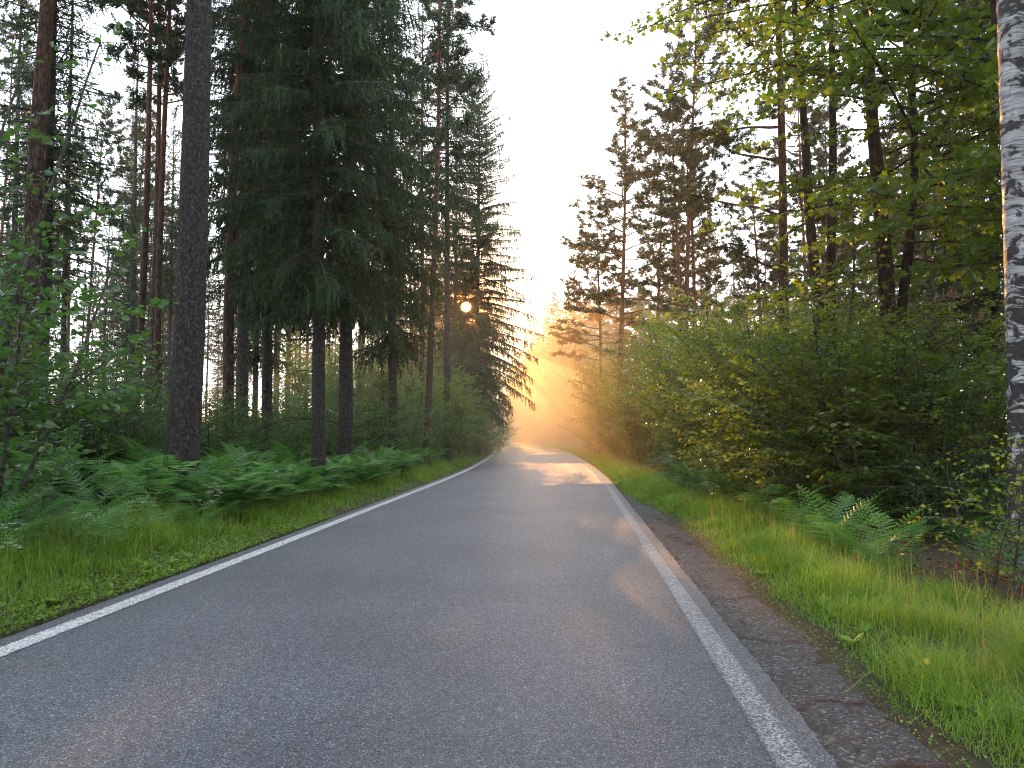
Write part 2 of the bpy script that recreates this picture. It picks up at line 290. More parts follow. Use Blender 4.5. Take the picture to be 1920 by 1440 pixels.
def put(me, name, parent=None, loc=(0, 0, 0), rot=None, scale=None, kind=None, label=None, cat=None, group=None):
    o = bpy.data.objects.new(name, me); COL.objects.link(o); o.location = loc
    if rot is not None: o.rotation_euler = rot
    if scale is not None: o.scale = scale if hasattr(scale, '__len__') else (scale,) * 3
    if parent: o.parent = parent
    if kind: o['kind'] = kind
    if label: o['label'] = label
    if cat: o['category'] = cat
    if group: o['group'] = group
    return o
def thing(name, label, cat, loc, rot=(0, 0, 0), group=None, scale=None):
    return put(None, name, None, loc, rot, scale, None, label, cat, group)

# ------------------------------------------------------------------ the lie of the land
CY = np.array([-60, -30, 0, 15, 29, 40, 50, 62, 78, 95, 112, 130, 150, 175, 205, 240.])
CX = np.array([-6.1, -3.8, -1.53, -0.38, .62, 1.08, 1.30, 1.34, 1.05, .1, -1.7, -4.8, -9.4, -17, -28, -42.])
def smooth_interp(x, xp, fp):
    x = np.asarray(x, float); m = np.gradient(fp, xp); i = np.clip(np.searchsorted(xp, x) - 1, 0, len(xp) - 2)
    h = xp[i + 1] - xp[i]; t = np.clip((x - xp[i]) / h, -0.5, 2)
    return (2*t**3-3*t**2+1)*fp[i] + (t**3-2*t**2+t)*h*m[i] + (-2*t**3+3*t**2)*fp[i+1] + (t**3-t**2)*h*m[i+1]
def cx(y): return smooth_interp(np.clip(y, -60, 240), CY, CX)
def cslope(y): return (cx(np.asarray(y, float) + 0.5) - cx(np.asarray(y, float) - 0.5))
def lat(x, y): return (x - cx(y)) * np.cos(np.arctan(cslope(y)))      # + on the birch side
def rz(y): y = np.asarray(y, float); return 2.6 * np.clip((y - 95) / 90, 0, 1.6) ** 1.5
def wob(x, y):
    return (np.sin(x * .9 + 1.3) * np.cos(y * .7 + .4) + .6 * np.sin(x * 2.1 + y * 1.3) + .4 * np.sin(y * 3.1 - x * 1.7)) / 2
WL, WR = -2.86, 2.80          # outer asphalt edges; the lines lie at -2.60 and +2.58
def gz(x, y):
    d = lat(x, y); z = rz(y)
    L_ = np.clip((-d + WL + 0.0), 0, 60); R_ = np.clip(d - (WR + 0.62), 0, 60)
    dl = -d + WL; dr = d - WR
    up = 0.34 * (1 - np.exp(-np.clip(dl, 0, None) / 1.6)) + .42 * np.clip((dl - 1.2) / 4.5, 0, 1) ** 1.2 + 0.10 * (1 - np.exp(-np.clip(dr - .6, 0, None) / 2.0))
    far = np.clip((np.maximum(dl, dr) - 4) / 10, 0, 1)
    rough = wob(x, y) * (0.02 + 0.10 * far) * np.clip(np.maximum(dl, dr), 0, 1)
    base = np.where((dl < 0) & (dr < 0), -0.06, -0.012)
    base = np.where((dr >= 0) & (dr < 0.7), -0.055, base)
    return z + base + up + rough
def project(x, y, z):
    """pixel in the 1920 x 1440 photograph's frame, and depth"""
    x = np.asarray(x, float); dy = y; dz = z - CAMH
    dep = dy * math.cos(PITCH) + dz * math.sin(PITCH); up = -dy * math.sin(PITCH) + dz * math.cos(PITCH)
    dep = np.where(dep < 0.1, 0.1, dep)
    return 960 + FPX * x / dep, 720 - FPX * up / dep, dep
def at(px, Y): return (px - 960) / FPX * (Y * math.cos(PITCH) - 1.6 * math.sin(PITCH))

def spacing(a, b, s0, grow):
    out = [a]; s = s0
    while out[-1] < b: out.append(out[-1] + s); s *= grow
    return np.array(out)
gy = np.concatenate([-spacing(0, 60, 1.0, 1.25)[::-1][:-1], spacing(0, 340, 0.22, 1.017), [400, 520, 750, 1100, 1700, 2500]])
gxp = spacing(0.0, 120, 0.20, 1.030); gx = np.concatenate([[-2500, -1400, -700, -350, -200], -gxp[::-1][:-1], gxp, [200, 350, 700, 1400, 2500]])
YY, OX = np.meshgrid(gy, gx, indexing='ij'); XX = OX + np.where(np.abs(OX) < 130, cx(YY), 0)
ZZ = gz(XX, YY); nY, nX = XX.shape
i = np.arange(nY - 1)[:, None]; j = np.arange(nX - 1)[None]
a0, a1, b0, b1 = i * nX + j, i * nX + j + 1, (i + 1) * nX + j, (i + 1) * nX + j + 1
g = MB(); g.add(np.stack([XX, YY, ZZ], -1), np.concatenate([np.stack([a0, a1, b1], -1).reshape(-1, 3), np.stack([a0, b1, b0], -1).reshape(-1, 3)]))
put(g.mesh('ground', [M_SOIL], True), 'ground', kind='structure')

ry = np.concatenate([np.arange(-20, 30, 0.5), np.arange(30, 220, 1.5)])
def strip(offs, zs, ys=ry, edge_var=None, edge_jit=0.0):
    """a ribbon along the road; offs = lateral offsets, zs = heights over the road profile"""
    offs = np.asarray(offs, float); n = len(offs)
    sl = np.arctan(cslope(ys)); nx, ny = np.cos(sl), -np.sin(sl)
    O = np.broadcast_to(offs, (len(ys), n)).copy()
    if edge_jit:
        O[:, 0] += edge_jit * rng.normal(size=len(ys)); O[:, -1] += edge_jit * rng.normal(size=len(ys))
    V = np.stack([cx(ys)[:, None] + O * nx[:, None], ys[:, None] + O * ny[:, None], rz(ys)[:, None] + np.broadcast_to(zs, O.shape)], -1)
    i = np.arange(len(ys) - 1)[:, None]; j = np.arange(n - 1)[None]
    a0, a1, b0, b1 = i * n + j, i * n + j + 1, (i + 1) * n + j, (i + 1) * n + j + 1
    F = np.concatenate([np.stack([a0, a1, b1], -1).reshape(-1, 3), np.stack([a0, b1, b0], -1).reshape(-1, 3)])
    return V, F, (np.tile(edge_var, len(ys)) if edge_var is not None else 0.5)
yy_f = np.concatenate([np.arange(-20, 0, 0.5), np.arange(0, 25, 0.08), np.arange(25, 220, 1.5)])
m = MB(); V, F, _ = strip([WL, -1.4, 0, 1.4, WR], [0.0, .012, .016, .012, 0.0], yy_f, edge_jit=0.006); m.add(V, F)
V, F, _ = strip([WR - .02, WR + .012, WR + .02], [-.004, -.02, -.07], yy_f, edge_jit=0.008); m.add(V, F, 1)
V, F, _ = strip([WL - .02, WL - .012, WL + .02], [-.07, -.03, -.004], yy_f, edge_jit=0.008); m.add(V, F, 1)
road = put(m.mesh('road', [M_ROAD, M_CRUMB], True), 'road', kind='structure')
def line_z(o): return float(np.interp(o, [WL, -1.4, 0, 1.4, WR], [0.0, .012, .016, .012, 0.0])) + .004
for c, w, lab in ((-2.60, .19, 'pale painted line on the fern side of the road'), (2.585, .17, 'worn painted line beside the old shoulder')):
    offs = [c - w / 2 - .012, c - w / 2 + .015, c, c + w / 2 - .015, c + w / 2 + .012]
    m = MB(); V, F, vv = strip(offs, [line_z(o) for o in offs], yy_f, edge_var=[0, .95, 1, .95, 0]); m.add(V, F, 0, vv)
    put(m.mesh('edge_line', [M_LINE if c < 0 else M_LINE_W], True), 'edge_line', road, label=lab)
m = MB(); ysh = np.arange(-6, 21, 0.12); wsh = .62 * np.clip((21 - ysh) / 5, 0.05, 1)
for k in range(1):
    offs = np.linspace(0, 1, 7); sl = np.arctan(cslope(ysh)); O = WR - .01 + offs[None] * wsh[:, None]
    O[:, -1] += .05 * np.sin(ysh * 2.3) + .03 * rng.normal(size=len(ysh)); O[:, -1] += .04
    Z = -.045 + .008 * np.sin(O * 9 + ysh[:, None] * 2.2) + .004 * rng.normal(size=O.shape); Z[:, -1] -= .02
    V = np.stack([cx(ysh)[:, None] + O * np.cos(sl)[:, None], ysh[:, None] - O * np.sin(sl)[:, None], rz(ysh)[:, None] + Z], -1)
    n = 7; i = np.arange(len(ysh) - 1)[:, None]; j = np.arange(n - 1)[None]
    a0, a1, b0, b1 = i * n + j, i * n + j + 1, (i + 1) * n + j, (i + 1) * n + j + 1
    m.add(V, np.concatenate([np.stack([a0, a1, b1], -1).reshape(-1, 3), np.stack([a0, b1, b0], -1).reshape(-1, 3)]))
put(m.mesh('road_shoulder', [M_SHOULDER], True), 'road_shoulder', kind='structure')

# ------------------------------------------------------------------ leaf and needle shapes (y = along, z = up)
def tris(v, f): return np.array(v, float), np.array(f, int)
T_OVAL = tris([(0, 0, 0), (-.30, .38, .07), (.30, .38, .07), (0, .42, 0), (0, 1, -.06)], [(0, 3, 1), (0, 2, 3), (1, 3, 4), (3, 2, 4)])
T_HEX = tris([(0, 0, 0), (-.30, .22, .06), (-.34, .58, .05), (0, 1, -.08), (.34, .58, .05), (.30, .22, .06), (0, .5, 0)],
             [(6, 0, 5), (6, 5, 4), (6, 4, 3), (6, 3, 2), (6, 2, 1), (6, 1, 0)])
T_KITE = tris([(0, 0, 0), (-.32, .45, .04), (.32, .45, .04), (0, 1, 0)], [(0, 2, 1), (1, 2, 3)])
def maple_leaf():
    pts = [(0, 0)]
    for a, r in ((28, .36), (52, .62), (64, .34), (88, .74), (104, .40), (128, 1.0)):      # one side, from the stalk round to the tip
        pass
    side = [(.16, .06), (.50, .12), (.32, .30), (.56, .62), (.24, .60), (0, 1.0)]
    P = [(0, 0, 0)] + [(x, y, .05 * (x > .3)) for x, y in side] + [(-x, y, .05 * (x > .3)) for x, y in side[:-1][::-1]]
    c = len(P); P.append((0, .36, -.01)); n = c
    return tris(P, [(c, k, (k + 1) % n) for k in range(n)])
T_MAPLE = maple_leaf()
def twig_template(nseg, w, seed, droop=0.0):
    r = np.random.default_rng(seed); V, F = [], []
    for k in range(nseg):
        y0, y1 = k / nseg, (k + 1.6) / nseg; a = r.uniform(0, math.pi)
        wk = w * (1 - .55 * k / nseg) * r.uniform(.75, 1.25)
        for s in (1, -1):
            b = a + r.uniform(-.5, .5); n = len(V)
            V += [(0, y0, -droop * y0 ** 2), (s * wk * math.cos(b), y1, s * wk * math.sin(b) - droop * y1 ** 2), (0, min(y1, y0 + 1.1 / nseg), -droop * y0 ** 2)]
            F.append((n, n + 1, n + 2))
    return tris(V, F)
T_TW = [twig_template(6, .13, s) for s in range(3)]
T_TW8 = [twig_template(9, .085, 10 + s) for s in range(3)]
def tuft_template(n, w, seed, spread=1.0):
    r = np.random.default_rng(seed); V, F = [], []
    for k in range(n):
        a = r.uniform(0, 2 * math.pi); t = spread * math.sqrt(r.uniform(.02, 1)); ln = r.uniform(.7, 1.1)
        d = np.array([math.sin(t) * math.cos(a), math.cos(t), math.sin(t) * math.sin(a)]); s = nrm(np.cross(d, r.normal(size=3)))
        b = d * 0.1; q = len(V); V += [tuple(b - s * w * .4), tuple(b + s * w * .4), tuple(d * ln * .6 + s * w * .6), tuple(d * ln)]; F += [(q, q + 1, q + 2), (q, q + 2, q + 3)]
    return tris(V, F)
T_TUFT = [tuft_template(7, .16, s, 1.1) for s in range(3)]

def curve_path(p0, d0, length, n=8, bend=(0, 0, 0), wig=0.0, r=rng):
    p = np.array(p0, float); d = np.array(d0, float); out = [p.copy()]; st = length / (n - 1); bend = np.array(bend, float)
    for _ in range(n - 1):
        d = nrm(d + bend * st + wig * r.normal(size=3)); p = p + d * st; out.append(p.copy())
    return np.array(out)
def sample(path, t):
    t = np.asarray(t) * (len(path) - 1); i = np.clip(t.astype(int), 0, len(path) - 2); f = (t - i)[:, None]
    return path[i] * (1 - f) + path[i + 1] * f, nrm(path[i + 1] - path[i])

# ------------------------------------------------------------------ conifers (unit trunk axis at the origin)
def trunk_mesh(name, H, r0, mat, seed, bend=.15, sides=12, rings=40, flare=.35, top=.12, lump=.025):
    r = np.random.default_rng(seed); z = np.linspace(-.6, H, rings); t = np.clip(z / H, 0, 1)
    ax = np.stack([bend * np.sin(t * 4 + seed) * t, bend * np.cos(t * 3 + seed * 2) * t, z], -1)
    ax[:, :2] -= ax[0, :2]
    rad = r0 * ((1 - t) ** .8 * (1 - top) + top * (1 - t * .8)) * (1 + flare * np.exp(-np.clip(z, 0, None) / .45))
    m = MB(); tube(m, ax, rad, sides, bumpy=lump)
    me = m.mesh(name, [mat], True); return me, (z, ax)
def spruce_crown(seed, H, base, rad, bend=.15, droop=.5, dens=1.0, hang=1.0, nd=1.0, sidefn=None, prof=.75):
    r = np.random.default_rng(seed); m = MB(); zc = base
    P_all, D_all, H_all, S_all, K_all = [], [], [], [], []
    while zc < H - .15:
        t = (zc - base) / (H - base); tt = np.clip(zc / H, 0, 1)
        ax = np.array([bend * math.sin(tt * 4 + seed) * tt, bend * math.cos(tt * 3 + seed * 2) * tt, zc])
        nl = int(r.integers(4, 7) * dens) or 1; a0 = r.uniform(0, 6.28)
        for q in range(nl):
            az = a0 + q * 6.283 / nl + r.normal() * .25
            ln = rad * ((1 - t) ** prof + .04) * r.uniform(.62, 1.12) * min(1, .55 + t * 5)
            if sidefn: ln *= sidefn(az, zc)
            if ln < .12: continue
            el = R(-8 + 48 * t) + r.normal() * .1
            d = np.array([math.cos(az) * math.cos(el), math.sin(az) * math.cos(el), math.sin(el)])
            n = 9; path = curve_path(ax + [0, 0, r.normal() * .12], d, ln, n, (0, 0, -droop * (1 - t) / max(ln, .8)), .02, r)
            lift = np.linspace(0, 1, n) ** 3 * ln * .10; path[:, 2] += lift
            tube(m, path, np.linspace(.010 + .011 * ln, .004, n), 4, 1)
            ns = max(3, int(ln / .105 * nd)); ts = np.linspace(.10, 1, ns) + r.normal(size=ns) * .02; ts = np.clip(ts, .03, .999)
            p, tg = sample(path, ts)
            for s in (1, -1):                                              # side sprays, drooping at the ends
                sd = nrm(np.cross(tg, [0, 0, 1])) * s
                dirs = nrm(sd * r.uniform(.5, 1.0, (ns, 1)) + tg * r.uniform(.35, .8, (ns, 1)) + np.array([0, 0, -1]) * (r.uniform(.1, .65, (ns, 1)) * (1 - .6 * t)))
                L_ = (.20 + .34 * (1 - ts) * min(1, ln / 2)) * r.uniform(.7, 1.25, ns) * (.65 + .35 * min(1, ln / 1.5))
                P_all.append(p); D_all.append(dirs); S_all.append(L_)
            nh = int(ns * 1.1 * hang)
            if nh:                                                         # curtains that hang straight down
                th = r.uniform(.12, 1, nh); ph, tg2 = sample(path, th); sd = nrm(np.cross(tg2, [0, 0, 1]))
                ph = ph + sd * r.normal(size=(nh, 1)) * .12
                dirs = nrm(np.array([0, 0, -1.0]) + tg2 * .25 + r.normal(size=(nh, 3)) * .13)
                P_all.append(ph); D_all.append(dirs); S_all.append(r.uniform(.22, .62, nh) * (1 - .55 * t))
        zc += r.uniform(.30, .50)
    tube(m, [(bend*math.sin(4+seed), bend*math.cos(3+seed*2), H - .1), (bend*math.sin(4+seed), bend*math.cos(3+seed*2), H + .35)], [.02, .006], 4, 1)
    P = np.concatenate(P_all); D = np.concatenate(D_all); S = np.concatenate(S_all)
    A = axes(D, r.normal(size=(len(D), 3)))
    kk = r.integers(0, 3, len(P))
    for k in range(3):
        q = kk == k; stamp(m, T_TW[k], P[q], A[q], np.stack([S[q] * .9, S[q], S[q] * .9], -1) if False else S[q], 0)
    return m
def pine_crown(seed, H, base, rad, bend=.3, nl=50, tuft=.19, elong=1.0, shape=None):
    r = np.random.default_rng(seed); m = MB(); Pt, Dt = [], []
    zs = base + (H - base) * np.linspace(0, 1, nl) ** .92
    for q, zc in enumerate(zs):
        t = (zc - base) / (H - base); tt = zc / H
        ax = np.array([bend * math.sin(tt * 4 + seed) * tt, bend * math.cos(tt * 3 + seed * 2) * tt, zc])
        az = q * 2.4 + r.normal() * .4
        prof = shape(t) if shape else (.45 + 1.1 * t if t < .4 else .9 * (1 - t) ** .7 + .08 + .08) 
        ln = rad * prof * r.uniform(.6, 1.15)
        el = R(8 + 40 * t) + r.normal() * .15
        d = np.array([math.cos(az) * math.cos(el), math.sin(az) * math.cos(el), math.sin(el)])
        path = curve_path(ax, d, ln, 9, (0, 0, .12 * (t - .25)), .10, r)
        tube(m, path, np.linspace(.014 + .016 * ln, .007, 9), 5, 1)
        ns = max(2, int(ln / .30)); ts = np.clip(np.linspace(.36, 1, ns) + r.normal(size=ns) * .03, .1, .999); p, tg = sample(path, ts)
        for k in range(ns):
            s = 1 if k % 2 else -1
            sd = nrm(np.cross(tg[k], [0, 0, 1])) * s
            dd = nrm(sd * r.uniform(.4, 1) + tg[k] * .8 + np.array([0, 0, r.uniform(-.1, .45)]))
            l2 = r.uniform(.35, .85) * (1.15 - ts[k] * .5) * min(1, ln / 1.3) * elong
            sp = curve_path(p[k], dd, l2, 5, (0, 0, .3), .16, r); tube(m, sp, np.linspace(.012, .005, 5), 3, 1)
            nt = int(l2 * 40) + 5; tp = r.uniform(.25, 1.05, nt).clip(0, .999); q1, g1 = sample(sp, tp)
            Pt.append(q1 + r.normal(size=(nt, 3)) * .055 + nrm(r.normal(size=(nt, 3))) * .05 * r.random((nt, 1))); Dt.append(nrm(g1 + r.normal(size=(nt, 3)) * .6 + np.array([0, 0, .45])))
    P = np.concatenate(Pt); D = np.concatenate(Dt); A = axes(D, r.normal(size=(len(D), 3))); kk = r.integers(0, 3, len(P)); S = tuft * r.uniform(.75, 1.25, len(P))
    for k in range(3): stamp(m, T_TUFT[k], P[kk == k], A[kk == k], S[kk == k], 0)
    return m

# ------------------------------------------------------------------ broadleaf shrubs and trees
def leafy(seed, H, rad, stems=4, leaf=.075, T=T_OVAL, dens=1.0, base=.12, spread=.5, flat=.5, el0=22, hollow=0.0, wood_r=.022, shape=None, gap=.19, twig=.11, tip=None):
    """woody skeleton plus leaf placements; returns (mesh builder with wood, P, A, S)"""
    r = np.random.default_rng(seed); m = MB(); LP, LD, LN, LS = [], [], [], []
    for s in range(stems):
        a = s * 6.283 / stems + r.normal() * .5; sp = spread * r.uniform(.4, 1.1) * (stems > 1)
        hh = H * r.uniform(.72, 1.0) if s else H
        d = nrm(np.array([math.cos(a) * sp, math.sin(a) * sp, 1.0])); p0 = np.array([math.cos(a) * .08 * stems ** .5, math.sin(a) * .08 * stems ** .5, -.1])
        stem = curve_path(p0, d, hh * 1.03, 14, (0, 0, .10), .045, r); tube(m, stem, wood_r * hh / 4 * np.linspace(1.5, .22, 14) + .002, 6, 1)
        nb = max(4, int(hh * (1 - base) / gap * dens))
        for b in range(nb):
            t = base + (1 - base) * (b + r.random()) / nb; p, tg = sample(stem, np.array([min(t, .995)])); p, tg = p[0], tg[0]
            if hollow and t < hollow and r.random() < .6: continue
            u = (t - base) / (1 - base); pr = shape(u) if shape else (.55 + 1.0 * u if u < .45 else 1.0 * (1 - u) ** .6 + .12)
            az = b * 2.4 + s + r.normal() * .5; el = R(el0 + 25 * u) + r.normal() * .15
            ln = rad * pr * r.uniform(.6, 1.1)
            dd = np.array([math.cos(az) * math.cos(el), math.sin(az) * math.cos(el), math.sin(el)])
            br = curve_path(p, dd, ln, 9, (0, 0, -.42 / max(ln, .6) * .6), .06, r); tube(m, br, (.004 + .006 * ln) * np.linspace(1, .3, 9), 4, 1)
            nt = max(3, int(ln / twig)); tv = np.linspace(.14, 1, nt)
            pp, tt = sample(br, np.clip(tv, 0, .999))
            for k in range(nt):
                sd = nrm(np.cross(tt[k], [0, 0, 1])) * (1 if k % 2 else -1)
                d2 = nrm(sd * r.uniform(.6, 1) + tt[k] * r.uniform(.4, .9) + np.array([0, 0, r.uniform(-.35, .2)]))
                if k == nt - 1: d2 = tt[k]
                l2 = (.12 + .46 * (1 - tv[k] * .65) * min(1, ln / 1.1)) * r.uniform(.7, 1.25)
                tw = curve_path(pp[k], d2, l2, 5, (0, 0, -.25), .08, r)
                if l2 > .2: tube(m, tw[[0, 2, 4]], [.003, .0025, .0015], 3, 1)
                nlv = max(3, int(l2 / (leaf * .52))); tl = np.clip(np.linspace(.12, 1, nlv), 0, .999); q, gq = sample(tw, tl)
                sd2 = nrm(np.cross(gq, [0, 0, 1.0])) * np.where(np.arange(nlv) % 2, 1, -1)[:, None]
                LP.append(q); LD.append(nrm(sd2 * .8 + gq * r.uniform(.4, 1.1, (nlv, 1)) + r.normal(size=(nlv, 3)) * .2 + np.array([0, 0, -.18])))
                LN.append(nrm(np.array([0, 0, flat]) + r.normal(size=(nlv, 3)) * .33)); LS.append(leaf * r.uniform(.6, 1.2, nlv))
    P, D, Nn, S = map(np.concatenate, (LP, LD, LN, LS))
    return m, P, axes(D, Nn), S
def shrub_mesh(name, T, mat, wood=None, **k):
    m, P, A, S = leafy(T=T, **k); stamp(m, T, P, A, S, 0); return m.mesh(name, [mat, wood or B_LEAFY])

# ------------------------------------------------------------------ tree models (each mesh is shared by its copies)
ME = {}
def trunkm(k, *a, **kw): ME[k] = trunk_mesh(k, *a, **kw)[0]
trunkm('spruce_trunk', 25, .25, B_SPRUCE, 3, bend=.15, sides=14, rings=60)
trunkm('spruce_trunk_b', 25, .25, B_SPRUCE, 5, bend=.15, sides=12, rings=40)
trunkm('pine_trunk', 22, .17, B_PINE, 4, bend=.30, sides=12, rings=50, flare=.2, top=.22)
trunkm('pine_trunk_b', 22, .17, B_PINE, 8, bend=.45, sides=12, rings=50, flare=.2, top=.22)
trunkm('pine_trunk_c', 22, .17, B_PINE, 11, bend=.30, sides=10, rings=40, flare=.2, top=.22)
ME['spruce_crown_low'] = spruce_crown(5, 25, 4.2, 3.0, droop=.55, nd=.85).mesh('spruce_crown_low', [M_SPRUCE, B_TWIG])
ME['spruce_crown_high'] = spruce_crown(3, 25, 10, 2.9, droop=.5, nd=.7, hang=.8).mesh('spruce_crown_high', [M_SPRUCE, B_TWIG])
ME['spruce_crown_thin'] = spruce_crown(9, 25, 6, 2.2, droop=.35, nd=.55, hang=.6, dens=.8).mesh('spruce_crown_thin', [M_SPRUCE, B_TWIG])
ME['young_spruce'] = spruce_crown(21, 3.6, .25, 1.25, bend=.02, droop=.1, nd=1.0, hang=.25).mesh('young_spruce', [M_SPRUCE, B_TWIG])
ME['pine_crown'] = pine_crown(4, 22, 10.5, 2.7, bend=.30).mesh('pine_crown', [M_PINE, B_PINE])
ME['pine_crown_b'] = pine_crown(8, 22, 12, 2.5, bend=.45, nl=42).mesh('pine_crown_b', [M_PINE, B_PINE])
ME['pine_crown_c'] = pine_crown(11, 22, 7.5, 2.6, bend=.30, nl=56, shape=lambda t: 1.0 * (1 - t) ** .62 + .08).mesh('pine_crown_c', [M_PINE, B_PINE])

KINDS = {  # trunk mesh, its base radius, height, crown mesh
 'spruce_low': ('spruce_trunk_b', .25, 25, 'spruce_crown_low'), 'spruce_high': ('spruce_trunk', .25, 25, 'spruce_crown_high'),
 'spruce_thin': ('spruce_trunk_b', .25, 25, 'spruce_crown_thin'),
 'pine': ('pine_trunk', .17, 22, 'pine_crown'), 'pine_b': ('pine_trunk_b', .17, 22, 'pine_crown_b'), 'pine_c': ('pine_trunk_c', .17, 22, 'pine_crown_c')}
PLACED = []
def dead_limbs(root, n, z0, z1, seed, ln=(.5, 1.6), side=None):
    r = np.random.default_rng(seed)
    for k in range(n):
        m = MB(); az = r.uniform(0, 6.28) if side is None else side + r.normal() * .5; z = r.uniform(z0, z1); l = r.uniform(*ln)
        p = curve_path((0, 0, z), (math.cos(az), math.sin(az), r.uniform(-.05, .35)), l, 8, (0, 0, -.5), .07, r)
        tube(m, p, np.linspace(.016, .004, 8), 5)
        for q in range(3):
            a, b = sample(p, np.array([r.uniform(.3, .9)])); sp = curve_path(a[0], nrm(b[0] + r.normal(size=3) * .6), l * .3, 4, (0, 0, -.3), .1, r); tube(m, sp, np.linspace(.006, .002, 4), 3)
        put(m.mesh('dead_branch', [B_TWIG]), 'dead_branch', root)
def tree(kind, px808, px0, Y, rad, H, label, group, cs=1.0, spin=None, name=None, X=None, crown=None):
    tm, r0, h0, cm = KINDS[kind]
    if X is None: X = at(px808, Y)
    z = float(gz(X, Y)); lean = 0
    if px0 is not None:
        dz = .578 * Y; X0 = (px0 - 960) / FPX * 1.033 * Y; lean = math.atan((X0 - X) / (dz + 1.6))
    spin = random.uniform(0, 6.28) if spin is None else spin
    nm = name or ('pine_tree' if 'pine' in kind else 'spruce_tree')
    root = thing(nm, label, 'tree', (X, Y, z), (0, lean, 0), group)
    put(ME[tm], 'trunk', root, rot=(0, 0, spin), scale=(rad / r0, rad / r0, H / h0))
    put(ME[crown or cm], 'crown', root, rot=(0, 0, spin), scale=(cs, cs, H / h0))
    PLACED.append((X, Y)); return root

GL, GR = 'trees lining the fern side of the road', 'trees lining the birch side of the road'
# --- spruce side, front trees
tree('pine', 36, 92, 15, .19, 23, 'reddish dark pine trunk behind the hazel leaves at the picture edge', GL, spin=1.0)
tree('spruce_thin', 72, 102, 17, .12, 21, 'thin dark spruce growing right beside the reddish edge pine', GL)
tree('spruce_thin', 112, 134, 24, .10, 20, 'slim spruce between the edge pines and the orange pine trio', GL)
tree('pine_b', 246, 296, 22, .115, 22, 'leaning orange pine standing apart from its two close neighbours', GL, spin=.5)
tree('pine', 276, 306, 24, .12, 23, 'orange pine in the middle of the trio behind the big grey trunk', GL)
tree('pine_c', 290, 312, 23, .12, 23, 'orange pine touching the middle one, nearest the big grey trunk', GL, crown='pine_crown')
# the big grey spruce: a finer trunk of its own
bm_ = MB(); rr = np.random.default_rng(2); z = np.linspace(-.5, 26, 190); H0 = 26.; t = np.clip(z / H0, 0, 1)
rad_ = .285 * ((1 - t) ** .8 * .9 + .1) * (1 + .22 * np.exp(-np.clip(z, 0, None) / .5)) * (1 + .012 * np.sin(z * 9) + .01 * np.sin(z * 23))
tube(bm_, np.stack([.06 * np.sin(z * .35), .05 * np.cos(z * .4), z], -1), rad_, 40, bumpy=.012)
X = at(333, 13.5); root = thing('spruce_tree', 'thick grey spruce trunk rising out of the bracken', 'tree', (X, 13.5, float(gz(X, 13.5))), (0, .018, 0), GL)
put(bm_.mesh('big_spruce_trunk', [B_SPRUCE], True), 'trunk', root)
put(ME['spruce_crown_high'], 'crown', root, rot=(0, 0, 2.0), scale=(1.05, 1.05, 1.04)); PLACED.append((X, 13.5))
dead_limbs(root, 8, 4.5, 9.5, 5, (.15, .5)); 
pr = tree('pine_b', 428, 443, 21, .16, 23, 'brown pine with an orange upper trunk behind the big grey spruce', GL, spin=4.0); dead_limbs(pr, 7, 3, 8, 6, (.8, 1.8))
tree('spruce_high', 452, 460, 26, .22, 24, 'pale grey spruce just behind the brown pine with orange top', GL)
tree('pine', 498, 505, 40, .11, 21, 'distant thin orange pine in the gap past the grey spruce', GL)
# the dark hanging spruces
ME['spruce_hang'] = spruce_crown(31, 24, 4.6, 2.9, droop=.75, nd=1.25, hang=1.6, dens=1.15, prof=.45).mesh('spruce_hang', [M_SPRUCE, B_TWIG])
KINDS['spruce_hang'] = ('spruce_trunk', .25, 24, 'spruce_hang')
sr = tree('spruce_hang', 597, 600, 17.5, .16, 24, 'dark spruce with hanging boughs, its bare foot scarred with branch rings', GL, cs=1.0, spin=.6); dead_limbs(sr, 7, 1.5, 4.2, 8, (1.0, 2.0), math.pi)
tree('spruce_hang', 648, 650, 21, .20, 26, 'dark spruce with the thicker smooth foot beside the ringed one', GL, cs=1.05, spin=3.1)
tree('spruce_hang', 500, 505, 22, .16, 25, 'dark spruce whose boughs hang beside the orange-topped pine', GL, cs=.85, spin=1.7)
tree('spruce_low', 738, 730, 27, .17, 25, 'spruce with dangling branch curtains between the dark pair and the road-side pine', GL, cs=.95)
tree('pine', 799, 822, 30, .15, 25, 'straight tall pine with a bare orange upper stem near the bend', GL, spin=2.2)
tree('spruce_thin', 790, 795, 38, .14, 24, 'spruce half hidden between the straight pine and the sunlit spruce', GL, cs=1.0)

tree('spruce_high', 838, 842, 34, .17, 28, 'tall spruce with boughs high above the bend, behind the straight pine', GL, cs=.95)
# the spruce the sun shines through: its boughs leave a small gap where the sun stands behind it
sunX, sunY = at(894, 46), 46.; szz = float(gz(sunX, sunY)); Hs = 23.5
sm = spruce_crown(44, Hs, 3.2, 4.1, droop=.9, nd=.95, hang=1.6, dens=1.4, prof=.42)
def sun_gap(V, F, origin):
    """which faces stay when the boughs that would cover the sun's small disc are left out"""
    W = V + np.array(origin) - np.array([0, 0, CAMH]); sd = np.array(sdir); al = W @ sd
    dist = np.linalg.norm(W - al[:, None] * sd, axis=1); return ~(dist[F].min(1) < .0066 * al[F].mean(1))
V = np.concatenate(sm.V); F = np.concatenate(sm.F); keep = sun_gap(V, F, (sunX, sunY, szz)); n0 = 0
for q in range(len(sm.F)): n1 = n0 + len(sm.F[q]); sm.F[q] = sm.F[q][keep[n0:n1]]; sm.I[q] = sm.I[q][keep[n0:n1]]; n0 = n1
root = thing('spruce_tree', 'sunlit spruce at the bend with the sun shining through its boughs', 'tree', (sunX, sunY, szz), (0, 0, 0), GL)
